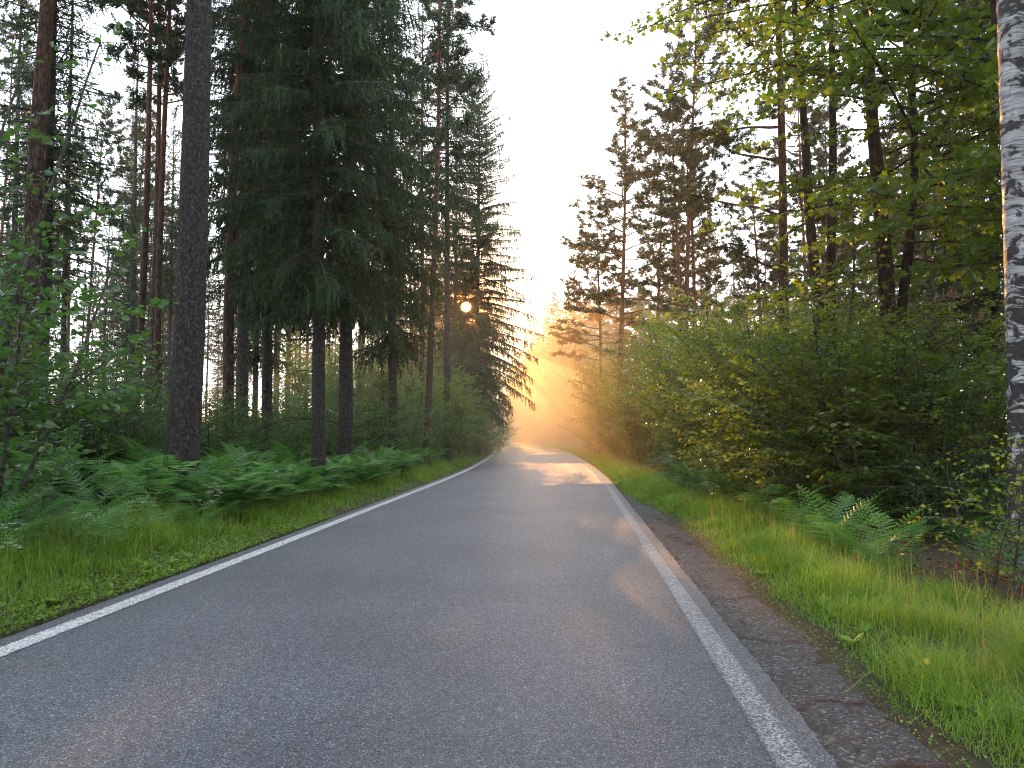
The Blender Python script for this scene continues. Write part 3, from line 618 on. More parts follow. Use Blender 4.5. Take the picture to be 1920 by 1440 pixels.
me = sm.mesh('sun_spruce', [M_SPRUCE, B_TWIG]); put(me, 'crown', root); put(ME['spruce_trunk_b'], 'trunk', root, scale=(.75, .75, Hs / 25)); PLACED.append((sunX, sunY))
def arrays(me):
    v = np.empty(len(me.vertices) * 3, np.float32); me.vertices.foreach_get('co', v); f = np.empty(len(me.loops), np.int32); me.loops.foreach_get('vertex_index', f)
    i = np.empty(len(me.polygons), np.int32); me.polygons.foreach_get('material_index', i); a = np.empty(len(me.vertices), np.float32); me.attributes['var'].data.foreach_get('value', a)
    return v.reshape(-1, 3).astype(float), f.reshape(-1, 3), i, a
V, F, I_, A_ = arrays(ME['spruce_crown_low']); X2, Y2 = at(852, 53), 53.; z2 = float(gz(X2, Y2)); V = V * [1.1, 1.1, .92]; keep = sun_gap(V, F, (X2, Y2, z2))
sb = MB(); sb.add(V, F[keep], 0, A_); sb.I = [I_[keep]]
root = thing('spruce_tree', 'second spruce behind the sunlit one, the sun between its boughs', 'tree', (X2, Y2, z2), (0, 0, 0), GL); put(sb.mesh('sun_spruce_behind', [M_SPRUCE, B_TWIG]), 'crown', root)
put(ME['spruce_trunk_b'], 'trunk', root, scale=(.7, .7, .92)); PLACED.append((X2, Y2))
tree('spruce_low', None, None, 57, .12, 9.2, 'hazy spruce just past the sunlit one on the inside of the bend', GL, X=-3.6, cs=.8)

# --- birch side, front trees
tree('pine_c', 1157, 1182, 42, .17, 21.4, 'tall pointed pine standing highest against the open sky', GR, spin=.9, cs=1.3)
tree('pine_c', 1125, 1128, 48, .13, 17.6, 'shorter pointed pine nearer the road gap', GR, spin=2.6, cs=1.25)
tree('pine', 1284, 1296, 33, .145, 21.5, 'slender reddish pine with stepped open crown', GR, spin=.3, cs=1.05)
tree('pine_b', 1273, 1276, 37, .12, 20, 'thin grey pine right beside the slender reddish one', GR)
rp_ = tree('pine_b', 1466, 1466, 19, .15, 20, 'dark pine with long crooked boughs reaching over the shrubs', GR, spin=1.4, cs=1.1)
for k, (z, az, l, b) in enumerate(((6.9, math.pi + .2, 2.9, -.25), (6.4, .2, 1.8, .1), (8.3, math.pi - .3, 2.4, .1), (5.6, math.pi + .5, 1.6, -.2), (9.2, 2.6, 2.6, .1), (7.6, .5, 1.6, .1))):
    r_ = np.random.default_rng(60 + k); m = MB()
    p = curve_path((0, 0, z), (math.cos(az), math.sin(az), .3), l, 10, (0, 0, b - .1), .13, r_); tube(m, p, np.linspace(.045, .012, 10), 6, 1)
    P_, D_ = [], []
    for q in range(12):
        a, b_ = sample(p, np.array([r_.uniform(.4, .99)])); sp = curve_path(a[0], nrm(b_[0] + r_.normal(size=3) * .7 + [0, 0, -.1]), r_.uniform(.4, .9), 5, (0, 0, -.1), .15, r_); tube(m, sp, np.linspace(.012, .004, 5), 3, 1)
        tq = r_.uniform(.2, .99, 22); a, b_ = sample(sp, tq); P_.append(a + r_.normal(size=a.shape) * .06); D_.append(nrm(b_ + r_.normal(size=a.shape) * .6 + [0, 0, .3]))
    P_ = np.concatenate(P_); D_ = np.concatenate(D_); stamp(m, T_TUFT[k % 3], P_, axes(D_, r_.normal(size=D_.shape)), .13 * r_.uniform(.8, 1.2, len(P_)), 0)
    put(m.mesh('pine_bough', [M_PINE, B_PINE]), 'bough', rp_)
tree('pine_b', 1512, 1508, 34, .10, 20, 'thin reddish pine behind the crooked-boughed one', GR)
tree('pine', 1556, 1552, 40, .11, 21, 'thin pine beyond, standing before the brighter sky patch', GR)
tree('pine_b', 1766, 1762, 27, .12, 22, 'orange-brown pine seen below the maple leaves', GR)
tree('pine', 1812, 1806, 29, .10, 21, 'pine stem between the orange-brown one and the birch', GR)
tree('spruce_low', 1868, 1862, 18, .13, 20, 'dark spruce close behind the birch trunk', GR, cs=.9)
tree('pine', 1702, 1700, 46, .12, 21, 'thin pine in the bright gap past the black trunk', GR)
tree('pine_b', 1722, 1719, 52, .12, 21, 'faint pine close to the one in the bright gap', GR)

# maple with the black trunk whose leaves hang into the frame
def broad_tree(name, label, cat, X, Y, data, T, mat, group=None, indiv=0, spin=0.0, trunk=None, lean=0.0, min_px=None):
    """thing > trunk (wood), crown (kind stuff), and the leaves that show largest as leaf parts"""
    m, P, A, S = data; z = float(gz(X, Y))
    root = thing(name, label, cat, (X, Y, z), (0, lean, spin), group)
    if trunk: put(trunk, 'trunk', root)
    wood = m.mesh(name + '_wood', [mat, B_LEAFY if not trunk else B_DARK], True); put(wood, 'branch', root)
    sel = np.zeros(len(P), bool)
    if indiv:
        c, s_ = math.cos(spin), math.sin(spin); W = np.stack([X + P[:, 0] * c - P[:, 1] * s_, Y + P[:, 0] * s_ + P[:, 1] * c, z + P[:, 2]], -1)
        u, v, dep = project(W[:, 0], W[:, 1], W[:, 2]); ok = (u > 0) & (u < 1920) & (v > 0) & (v < 1440)
        size = np.where(ok, S / dep, 0); idx = np.argsort(-size)[:indiv]; sel[idx[size[idx] > 0]] = True
        lm = MB(); stamp(lm, T, np.zeros((1, 3)), np.eye(3)[None], 1.0, 0, 0.0); leaf = lm.mesh(name + '_leaf', [mat])
        for q in np.where(sel)[0]:
            o = put(leaf, 'leaf', root, scale=float(S[q])); M4 = Matrix(A[q].tolist()); o.rotation_euler = M4.to_euler(); o.location = P[q]
    fm = MB(); stamp(fm, T, P[~sel], A[~sel], S[~sel]); put(fm.mesh(name + '_foliage', [mat]), 'foliage', root, kind='stuff')
    return root
tb = MB(); z = np.linspace(-.4, 15, 60); tube(tb, np.stack([-.035 * z + .05 * np.sin(z * .6), .03 * np.cos(z * .7), z], -1), .185 * (1 - z.clip(0) / 19) * (1 + .3 * np.exp(-z.clip(0) / .4)), 18, bumpy=.03)
drop = lambda u: .75 + .5 * math.sin(u * 3.1)
broad_tree('maple_tree', 'maple with a thick black trunk and yellow-green leaves hanging in front', 'tree', at(1682, 14.6), 14.6,
           leafy(70, 12.5, 4.0, stems=1, leaf=.145, T=T_MAPLE, dens=2.0, flat=.15, base=.36, el0=0, wood_r=.03, shape=drop, gap=.2, twig=.15), T_MAPLE, M_MAPLE, 'broadleaf trees overhanging the verge', 300, 0.4,
           tb.mesh('maple_trunk', [B_DARK], True))
tb2 = MB(); tube(tb2, np.stack([.04 * z, .03 * np.sin(z), z], -1), .10 * (1 - z.clip(0) / 19), 12, bumpy=.03)
broad_tree('maple_tree', 'maple nearer the birch, its sprays filling the upper corner', 'tree', 8.0, 11.8,
           leafy(72, 11.5, 3.3, stems=1, leaf=.145, T=T_MAPLE, dens=2.0, flat=.15, base=.36, el0=0, wood_r=.02, shape=drop, gap=.21, twig=.15), T_MAPLE, M_MAPLE, 'broadleaf trees overhanging the verge', 150, 2.0,
           tb2.mesh('maple_trunk_thin', [B_DARK], True))
tb3 = MB(); tube(tb3, np.stack([-.03 * z, .03 * np.sin(z), z], -1), .14 * (1 - z.clip(0) / 19), 12, bumpy=.03)
broad_tree('oak_tree', 'oak whose high bough of dark leaves juts into the sky gap', 'tree', 6.8, 16.5,
           leafy(75, 14, 4.3, stems=1, leaf=.14, T=T_MAPLE, dens=2.0, flat=.15, base=.74, el0=2, wood_r=.03, shape=lambda u: 1.1 - .4 * u, gap=.2, twig=.17), T_MAPLE, M_MAPLE, 'broadleaf trees overhanging the verge', 0, 3.3,
           tb3.mesh('oak_trunk', [B_DARK], True))

# the birch
bb = MB(); z = np.linspace(-.4, 13, 220); t = z.clip(0) / 13
tube(bb, np.stack([.05 * np.sin(z * .5 + 1) - .042, .05 * np.cos(z * .45), z], -1), .205 * (1 - .62 * t) * (1 + .28 * np.exp(-z.clip(0) / .35)) * (1 + .012 * np.sin(z * 13)), 48, bumpy=.010)
bX, bY = at(1938, 8.6), 8.6
broot = thing('birch_tree', 'white birch trunk with black bark patches beside the verge', 'tree', (bX, bY, float(gz(bX, bY)) - .02), (0, .01, 0), GR)
put(bb.mesh('birch_trunk', [B_BIRCH], True), 'trunk', broot)
bcm, bp, ba, bs = leafy(80, 12.5, 2.0, stems=1, leaf=.055, T=T_KITE, dens=.8, base=.62, el0=20, wood_r=.004)
stamp(bcm, T_KITE, bp, ba, bs, 0); put(bcm.mesh('birch_crown', [M_MAPLE, B_TWIG]), 'crown', broot); PLACED.append((bX, bY))

# ------------------------------------------------------------------ shrubs
ME['beech_a'] = shrub_mesh('beech_a', T_OVAL, M_BEECH, seed=1, shape=lambda u: .30 + 1.5 * u if u < .5 else 1.05 * (1 - (u - .5) * 1.5) + .0, H=4.4, rad=2.0, stems=6, leaf=.115, base=.02, gap=.15, twig=.09)
ME['beech_b'] = shrub_mesh('beech_b', T_OVAL, M_BEECH, seed=2, shape=lambda u: .30 + 1.5 * u if u < .5 else 1.05 * (1 - (u - .5) * 1.5) + .0, H=4.0, rad=2.2, stems=6, leaf=.115, base=.02, gap=.155, twig=.09)
ME['beech_slim'] = shrub_mesh('beech_slim', T_OVAL, M_BEECH, seed=3, H=6.0, rad=1.3, stems=3, leaf=.105, base=.15, gap=.17)
ME['low_leafy'] = shrub_mesh('low_leafy', T_OVAL, M_HAZEL, seed=4, H=1.9, rad=.95, stems=5, leaf=.075, base=.05, spread=.7, gap=.12, twig=.09)
ME['low_leafy_b'] = shrub_mesh('low_leafy_b', T_KITE, M_UNDER, seed=5, H=1.7, rad=.8, stems=5, leaf=.065, base=.05, spread=.7, gap=.13, twig=.09)
ME['under_a'] = shrub_mesh('under_a', T_KITE, M_UNDER, seed=6, H=3.2, rad=1.5, stems=6, leaf=.095, base=.04, gap=.15, twig=.11)
def shrub(key, px, Y, s, label, group, spin=None, X=None, sz=None, nm='beech_shrub', cat='shrub'):
    if X is None: X = at(px, Y)
    z = float(gz(X, Y)) - .03; spin = random.uniform(0, 6.28) if spin is None else spin
    root = thing(nm, label, cat, (X, Y, z), (random.uniform(-.05, .05), random.uniform(-.05, .05), spin), group)
    put(ME[key], 'foliage', root, scale=(s, s, sz or s), kind='stuff'); return root
GS = 'leafy shrubs crowding the birch side verge'
for key, Y, dl, s, sz, lab in (
    ('beech_a', 64, 2.5, 1.1, 1.5, 'hazy leafy shrub closest to the bend in the road'), ('beech_b', 54, 2.4, 1.15, 1.6, 'misty shrub a little nearer than the one at the bend'),
    ('beech_a', 46, 2.4, 1.2, 1.7, 'golden hazy shrub below the tall pointed pine'), ('beech_b', 38, 2.5, 1.15, 1.7, 'tall shrub just past the pointed pine'),
    ('beech_a', 31, 3.3, 1.15, 1.42, 'shrub rising under the slender reddish pine'), ('beech_b', 26, 3.2, 1.1, 1.4, 'drooping shrub in front of the slender reddish pine'),
    ('beech_a', 22, 3.2, 1.1, 1.2, 'broad beech shrub with sunny leaf fans'), ('beech_b', 18.5, 3.1, 1.05, 1.18, 'beech shrub below the crooked-boughed pine'),
    ('beech_a', 16, 3.2, 1.0, 1.0, 'shrub whose leaf fans reach over the bracken'), ('beech_slim', 15, 3.8, 1.0, 1.05, 'slim young beech poking above the other shrubs'),
    ('beech_b', 13.8, 3.2, .95, 1.0, 'dense beech at the foot of the slim young one'), ('beech_a', 12.5, 3.7, .9, .86, 'deep green shrub past the black trunk'),
    ('beech_b', 11.8, 4.8, .8, .76, 'shaded shrub in the dark behind the birch'), ('beech_slim', 14.2, 5.2, .8, .74, 'loose tall shrub before the black trunk'),
    ('beech_a', 17, 6.4, 1.1, 1.05, 'dark beech shrub beside the black trunk'), ('beech_b', 20, 6.2, 1.1, 1.15, 'second-row shrub behind the dense beech'),
    ('beech_a', 24, 6.5, 1.2, 1.25, 'shrub further back in the pine stand'), ('beech_b', 15.5, 8.2, 1.0, .9, 'second-row shrub toward the birch'),
    ('beech_a', 30, 7, 1.2, 1.3, 'second-row shrub by the reddish pines'), ('beech_b', 75, 2.6, 1.1, 1.5, 'faint shrub half lost in the golden mist'),
    ('beech_b', 42, 2.0, .85, .95, 'rounded shrub hiding the foot of the tall pointed pine'), ('beech_a', 49, 1.9, .85, .95, 'rounded shrub hiding the foot of the shorter pointed pine'),
    ('beech_a', 34.5, 2.3, .9, 1.0, 'low golden shrub on the verge before the pointed pines'), ('beech_b', 58, 2.0, .9, 1.0, 'low shrub glowing in the mist near the bend')):
    shrub(key, None, Y, s, lab, GS, sz=sz, X=float(cx(Y)) + WR + dl)
for px, Y, s, lab in ((1402, 15.2, .85, 'low spray of bronze-lit leaves leaning over the verge'), (1500, 12.8, .8, 'low bush with glinting leaves above the bracken'),
                      (1745, 10.4, .8, 'bright green low bush just before the birch'), (1838, 9.9, .75, 'bright green low bush touching the birch foot')):
    shrub('low_leafy', px, Y + .9, s * 1.1, lab, 'low bushes at the verge', nm='hazel_bush')
for px, Y, s, lab in ((1765, 11.2, 1.0, 'young spruce sapling among the shrubs near the birch'), (715, 27, 1.0, 'dark young spruce by the spruce side verge'),
                      (640, 24, .8, 'smaller young spruce in front of the dark spruces'), (770, 33, 1.05, 'young spruce at the foot of the straight pine'), (1835, 14, 1.05, 'young spruce in the shade behind the birch')):
    X = at(px, Y); root = thing('young_spruce', lab, 'tree', (X, Y, float(gz(X, Y))), (0, 0, random.uniform(0, 6)), 'young spruces'); put(ME['young_spruce'], 'crown', root, scale=s)
    PLACED.append((X, Y))
# spruce-side shrubs along the verge and further in
k = 0
for px, Y, s in ((905, 50, 1.0), (880, 44, 1.05), (850, 39, 1.1), (815, 35, 1.1), (790, 32, .9), (750, 29, 1.0), (700, 26, .9), (665, 27, 1.0), (600, 22, .75), (560, 24, .85), (520, 22, .7), (460, 20, .7),
                 (400, 18, .68), (545, 19, .6), (250, 17, .75), (190, 15, .85), (130, 17, .9), (60, 14, .95), (310, 19, .6), (365, 22, .7), (930, 60, 1.0)):
    labs = ['grey-green leafy shrub at the inside of the bend', 'leafy shrub below the sunlit spruce', 'shrub under the hanging skirt of the sunlit spruce', 'rounded shrub near the straight pine', 'shrub at the foot of the straight pine',
            'shrub below the dangling branch curtains', 'shrub in front of the dangling branch curtains', 'shrub close to the thick smooth spruce foot', 'low shrub close to the ringed spruce foot', 'shrub among the dark spruces', 'shrub below the dark hanging boughs',
            'green sapling past the brown pine', 'green sapling between the big grey trunk and the brown pine', 'wide sapling beneath the hanging boughs', 'sapling in front of the orange pine trio', 'bushy sapling between the hazel and the orange trio', 'sapling behind the hazel',
            'sapling in the shadow behind the hazel', 'sapling at the foot of the big grey trunk', 'sapling behind the big grey trunk', 'hazy shrub where the road slips from view']
    shrub('under_a', px, Y, s, labs[k], 'saplings on the spruce side', nm='sapling', cat='sapling'); k += 1

# near hazel at the picture's edge, with leaves one can tell apart
broad_tree('hazel_sapling', 'large-leaved hazel at the picture edge above the bracken', 'sapling', -6.0, 8.8,
           leafy(90, 3.9, 1.35, stems=4, leaf=.115, T=T_HEX, base=.03, gap=.17, twig=.11, flat=.3, spread=.35), T_HEX, M_HAZEL, None, 300)
broad_tree('hazel_sapling', 'taller hazel sending leafy shoots across the reddish pine', 'sapling', -6.9, 9.6,
           leafy(91, 6.3, 1.5, stems=3, leaf=.12, T=T_HEX, base=.2, gap=.36, twig=.17, flat=.3, spread=.3), T_HEX, M_HAZEL, None, 200)
broad_tree('birch_sapling', 'small birch sapling with bright leaves before the birch foot', 'sapling', at(1868, 7.4), 7.4,
           leafy(92, 1.5, .62, stems=3, leaf=.062, T=T_KITE, base=.15, gap=.11, twig=.09, flat=.3, spread=.25), T_KITE, M_BEECH, None, 250)

# ------------------------------------------------------------------ the wood behind
BG_N = {'l': 0, 'r': 0}
r = np.random.default_rng(123)
def free(X, Y, dmin):
    return all((X - a) ** 2 + (Y - b) ** 2 > dmin * dmin for a, b in PLACED)
tries = 0; cand = []
while tries < 9000 and len(cand) < 225:
    tries += 1; Y = 20 + 95 * r.random() ** .8; X = r.uniform(-.78, .78) * Y
    if abs(X) > 70: continue
    d = float(lat(X, Y)); u = 960 + FPX * X / Y
    if abs(d) < 5.2 or u < -80 or u > 2000: continue
    side = 'l' if d < 0 else 'r'
    if side == 'r' and Y < 28 and X < 12: continue
    if side == 'l' and Y < 26 and X > -9: continue
    if side == 'l' and len(cand) > 150 and r.random() < .75: continue
    sl = X - math.tan(SUN_AZ) * Y
    if abs(sl) < 3.0 and Y > 47: continue
    if side == 'r' and 1030 < u < 1230 and Y < 75: continue
    if not free(X, Y, 2.9 if side == 'l' else 3.1): continue
    PLACED.append((X, Y)); cand.append((X, Y, side))
for X, Y, side in cand:
    if side == 'l':
        kd = r.choice(['spruce_thin', 'spruce_high', 'pine', 'pine_b', 'spruce_low'], p=[.3, .22, .2, .13, .15]); H = r.uniform(19, 25)
    else:
        kd = r.choice(['pine', 'pine_b', 'pine_c', 'spruce_thin'], p=[.40, .35, .15, .10]); H = r.uniform(15.5, 20.5)
    kn = 'spruce' if 'spruce' in kd else 'pine'
    dist = 'mid-distance' if Y < 60 else 'far-off hazy'
    side_t = 'spruce side' if side == 'l' else 'birch side'
    tree(kd, None, None, Y, r.uniform(.10, .17) * (1.15 if kn == 'spruce' else 1), H, f'{dist} {kn} deep in the wood on the {side_t} of the road', f'{dist} {kn}s, {side_t} wood', X=X, cs=r.uniform(.8, 1.05))
# the wood goes on beside and behind the viewpoint
for X, Y, kd in ((-9.5, 9, 'spruce_high'), (-12, 5, 'spruce_low'), (-8.2, 3, 'spruce_high'), (-11, -2, 'spruce_low'), (-8.6, -5, 'pine'), (-13, -9, 'spruce_low'), (-9.5, -12, 'spruce_low'), (-14, 13, 'spruce_low'), (-15, 1, 'spruce_low'), (-10.5, -18, 'spruce_low'),
                 (8.5, 5, 'spruce_high'), (7.2, 0, 'spruce_high'), (11, 2, 'spruce_low'), (12, 8, 'spruce_low'), (8.0, -5, 'spruce_low'), (12, -5, 'spruce_low'), (7.5, -11, 'pine'), (11.5, -12, 'spruce_low'), (15, 12, 'spruce_low'), (14.5, 3, 'spruce_low'), (8, -17, 'spruce_low')):
    tree(kd, None, None, Y, .17, random.uniform(21, 25), 'tall conifer of the same wood standing beside the nearer stretch of road', 'conifers beside the nearer road', X=X, cs=1.15)
# round the bend: hazy trees closing the view, lower where the sky comes down
ME['far_birch'] = shrub_mesh('far_birch', T_KITE, M_BEECH, B_BIRCH, seed=15, H=15, rad=3.4, stems=3, leaf=.30, base=.08, gap=.26, twig=.26, spread=.12, wood_r=.02)
for X, Y, s, lab in ((5.8, 82, 1.0, 'hazy birch hanging over the bend'), (7.9, 70, .70, 'hazy round-topped broadleaf tree beside the bend'), (5.6, 106, 1.35, 'tallest hazy broadleaf tree beyond the bend'), (8.5, 90, 1.2, 'hazy broadleaf tree behind the pointed pines'), (3.2, 118, 1.30, 'hazy broadleaf tree nearest the bright sky gap'), (6.2, 128, 1.5, 'pale broadleaf tree farthest round the bend'), (2.3, 134, 1.2, 'small pale broadleaf tree below the sky gap'), (8.2, 112, 1.4, 'pale broadleaf tree between the bend and the pointed pines'), (4.6, 96, 1.0, 'lower hazy broadleaf tree over the far verge')):
    root = thing('broadleaf_tree', lab, 'tree', (X, Y, float(gz(X, Y)) - .1), (0, 0, r.uniform(0, 6)), 'hazy broadleaf trees at the bend'); put(ME['far_birch'], 'crown', root, scale=s); put(ME['beech_b'], 'foliage', root, scale=(s * 1.5, s * 1.5, s * 2.7), kind='stuff'); PLACED.append((X, Y))
for u, Y, H in ((856, 172, 24), (866, 182, 26), (874, 170, 23), (884, 180, 26), (893, 171, 24), (902, 184, 25), (908, 172, 22), (912, 152, 17), (904, 156, 19), (846, 186, 26)):  # added out of sight behind the sunlit spruce to keep sun off the road
    X = (u - 960) / FPX * Y; tree('spruce_low', None, None, Y, .15, H, 'tall spruce added far behind the sunlit one to block low sun', 'added sun-blocking spruces beyond the bend', X=X, cs=1.05)
for X, Y, H in ((-2.6, 57, 8.0), (-3.9, 61, 8.5), (-5.2, 58, 8.0), (-6.6, 62, 9.0), (-4.6, 54, 6.5), (-8.2, 58, 9.0), (-3.3, 65, 9.0), (-5.8, 66, 9.5), (-7.4, 53, 7.5), (-3.4, 70, 12.2), (-2.7, 66, 11.6), (-3.2, 76, 13.2), (-5.6, 72, 12.0)):  # added young trees that stop low sun rays reaching the near road
    tree('spruce_low', None, None, Y, .08, H, 'half-grown spruce added behind the sunlit one to shade the road', 'added shade spruces inside the bend', X=X, cs=.62)
for X, Y, s_ in ((-4.8, 60, 2.35), (-3.6, 34.5, 1.05), (-6.5, 61, 2.0), (-9.5, 60, 2.0), (-4.6, 70, 2.1), (-5.2, 39, 1.15), (-7.4, 40, 1.3), (-4.4, 43, 1.05), (-9.6, 38, 1.4), (-6.6, 48, 1.4), (-3.1, 52, 1.2)):  # wood-edge bushes; the big far ones are added as sun blockers
    shrub('beech_a' if int(Y) % 2 else 'beech_b', None, Y, s_, 'tall leafy bush at the wood edge inside the bend, set to block low sun', 'tall bushes inside the bend', X=X)
n = 0; tries = 0
while n < 46 and tries < 4000:
    tries += 1; Y = r.uniform(112, 215); u = r.uniform(880, 1150); X = (u - 960) / FPX * Y; d = float(lat(X, Y))
    if abs(d) < 5.5 or not free(X, Y, 3.0): continue
    lim = 1.6 + (808 - (722 if u < 975 else 722 - (u - 975) * 1.7)) * Y / FPX - float(gz(X, Y))
    if u < 905: lim = 1.6 + .162 * Y * .60
    H = min(lim * r.uniform(.75, 1.0), 21)
    if H < 5: continue
    kd = r.choice(['spruce_low', 'pine_c', 'spruce_low', 'spruce_thin']); kn = 'spruce' if 'spruce' in kd else 'pine'
    tree(kd, None, None, Y, .13, H, f'faint {kn} closing the view beyond the bend', f'faint {kn}s beyond the bend', X=X, cs=min(1.1, .45 + H / 30)); n += 1

# undergrowth bushes inside the wood
for side, N_ in (('l', 95), ('r', 60)):
    n = 0
    while n < N_:
        Y = 14 + 62 * r.random() ** 1.2; X = r.uniform(-.74, .74) * Y; d = float(lat(X, Y))
        if (side == 'l') != (d < 0) or abs(d) < (6.2 if side == 'l' else 6.8): continue
        if side == 'r' and Y < 18: continue
        key = ['low_leafy', 'low_leafy_b', 'under_a'][r.integers(0, 3)]; s = r.uniform(.7, 1.35) * (.75 if key == 'under_a' else 1)
        st = 'spruce side' if side == 'l' else 'birch side'
        shrub(key, None, Y, s, f'small green bush in the undergrowth on the {st}', f'undergrowth bushes, {st}', X=X, nm='undergrowth_bush', cat='bush'); n += 1

# ------------------------------------------------------------------ ferns
def frond_mesh(name, seed, np_=13, hi=True, mat=M_FERN):
    r = np.random.default_rng(seed); m = MB(); V, F = [], []; sw = r.uniform(-.10, .10)
    def ax(s): return np.array([sw * s * s * 1.6, s, .42 * s - .50 * s * s])
    def q(*t):
        n = len(V); V.extend(t); F.extend([(n, n + 1, n + 2)] if len(t) == 3 else [(n, n + 1, n + 2), (n, n + 2, n + 3)])
    for k in range(8):
        a, b = ax(k / 8), ax((k + 1) / 8); w = .008 * (1 - k / 9); q(a - [w, 0, 0], a + [w, 0, 0], b + [w * .85, 0, 0], b - [w * .85, 0, 0])
    for k in range(np_):
        s = .20 + .79 * (k / (np_ - 1)) ** .92; u = (s - .2) / .8; ln = (.33 * (1 - u) ** .85 + .018) * r.uniform(.9, 1.08); tg = nrm(ax(s + .01) - ax(s))
        for sg in (1, -1):
            d = nrm(np.array([sg * 1.0, .30 + .35 * u, 0]) + tg * .1 + np.array([0, 0, .10 - .2 * r.random()])); p0 = ax(s); up = np.array([0, 0, 1.]); fw = nrm(np.cross(up, d)) * sg
            def pt(t): return p0 + d * ln * t + np.array([0, 0, -.12 * ln * t * t])
            if not hi or ln < .05:
                w = max(.012, .14 * ln); q(p0, pt(.35) + fw * w, pt(1)); q(p0, pt(1), pt(.35) - fw * w); continue
            npn = max(3, int(ln / .042))
            for j in range(npn):
                t = (j + .35) / npn; l2 = (.095 * ln * (1 - t) ** .7 + .007); hw = .46 * ln / npn
                for s2 in (1, -1):
                    c0 = pt(t); q(c0 - d * hw * .9, c0 + d * hw * .9, c0 + fw * s2 * l2 + d * hw * 1.2 + np.array([0, 0, -.02 * ln]))
    yv = np.array(V)[:, 1]; m.add(np.array(V), np.array(F), 0, np.clip(yv, 0, 1) * .45 + .12 * r.random()); return m.mesh(name, [mat])
FR = [frond_mesh('frond_hi', 200 + k) for k in range(5)]
FR_MID = [frond_mesh('frond_mid', 300 + k, 13, False) for k in range(3)]
r = np.random.default_rng(77); nf = 0
def fern(X, Y, s, label, group, meshes, nfr, el=(.5, 1.05), lift=.2):
    z = float(gz(X, Y)); root = thing('bracken_fern', label, 'fern', (X, Y, z - .02), (0, 0, r.uniform(0, 6.28)), group)
    for k in range(nfr):
        a = k * 6.283 / nfr + r.normal() * .35; e = r.uniform(*el)
        o = put(meshes[r.integers(0, len(meshes))], 'frond', root, rot=(e, r.normal() * .15, a), scale=s * r.uniform(.75, 1.12)); o.rotation_euler = (Euler((e, 0, a), 'XYZ')); o.location = (0, 0, r.uniform(.02, .5) * lift)
    return root
spec = [(4.75, 7.1, 1.0, 'lush green fern at the picture edge below the birch'), (3.95, 8.6, .62, 'small fern on the brown litter near the birch'), (4.15, 10.2, .95, 'pale fern with arching fronds beside the low bush'),
        (-6.1, 7.3, 1.0, 'upright pointed fern at the dark picture edge'), (-5.45, 7.9, .95, 'tall pointed fern beside the upright one')]
for X, Y, s, lab in spec: fern(X, Y, s, lab, 'single ferns', FR, 8)
pts = []; tries = 0
while len(pts) < 228 and tries < 30000:
    tries += 1; Y = 5.2 + 19 * r.random() ** 1.1; d = WL - .85 - 6.6 * r.random() ** 1.25; X = float(cx(Y)) + d
    if 960 + FPX * X / Y < -120: continue
    if all((X - a) ** 2 + (Y - b) ** 2 > .34 ** 2 for a, b in pts): pts.append((X, Y))
for X, Y in pts:
    fern(X, Y, r.uniform(.45, .80) * (1 + .03 * (Y - 6)), 'green bracken in the thick bed on the fern side', 'bracken bed, fern side', FR if Y < 13 else FR_MID, int(r.integers(5, 8)), (.15, .8), 1.0)
pts = []; tries = 0
while len(pts) < 52 and tries < 30000:
    tries += 1; Y = 9 + 17 * r.random(); d = WR + r.uniform(1.7, 3.9); X = float(cx(Y)) + d
    if all((X - a) ** 2 + (Y - b) ** 2 > .55 ** 2 for a, b in pts): pts.append((X, Y))
for X, Y in pts:
    fern(X, Y, r.uniform(.55, .85), 'bracken below the shrubs on the birch side', 'bracken, birch side', FR if Y < 14 else FR_MID, int(r.integers(4, 7)), (.2, .8))
for Y, dl in ((8.9, 2.35), (9.7, 2.0), (10.6, 2.5), (11.3, 1.95), (12.2, 2.4), (13.2, 2.0), (14.6, 2.3), (16, 2.1), (17.8, 2.4), (20, 2.2)):
    fern(float(cx(Y)) + WR + dl, Y, r.uniform(.72, .95), 'arching bracken at the inner edge of the birch side grass', 'bracken at the grass edge, birch side', FR, 6, (.3, .95), .4)
def mesh_arrays(me):
    v = np.empty(len(me.vertices) * 3, np.float32); me.vertices.foreach_get('co', v); f = np.empty(len(me.loops), np.int32); me.loops.foreach_get('vertex_index', f); return v.reshape(-1, 3).astype(float), f.reshape(-1, 3)
T_FM = [mesh_arrays(x) for x in FR_MID[:2]]
fm = MB(); N_ = 4600; Y = 12 + 46 * r.random(N_) ** 1.35; dl = .95 + 10 * r.random(N_) ** 1.5; sg = np.where(r.random(N_) < .78, -1, 1); d = np.where(sg < 0, WL - dl, WR + 1.0 + dl * .8)
X = cx(Y) + d; Z = gz(X, Y) + r.uniform(.15, .6, N_); az = r.uniform(0, 6.28, N_); dd = np.stack([np.cos(az), np.sin(az), r.uniform(-.05, .5, N_)], -1)
A = axes(dd, np.tile([0, 0, 1.0], (N_, 1))); S = r.uniform(.5, .95, N_) * np.where(sg < 0, 1, .8)
for k in range(2): q = np.arange(N_) % 2 == k; stamp(fm, T_FM[k], np.stack([X, Y, Z], -1)[q], A[q], S[q])
put(fm.mesh('bracken', [M_FERN]), 'bracken', kind='stuff', label='mass of further bracken between the trees', cat='ground cover')

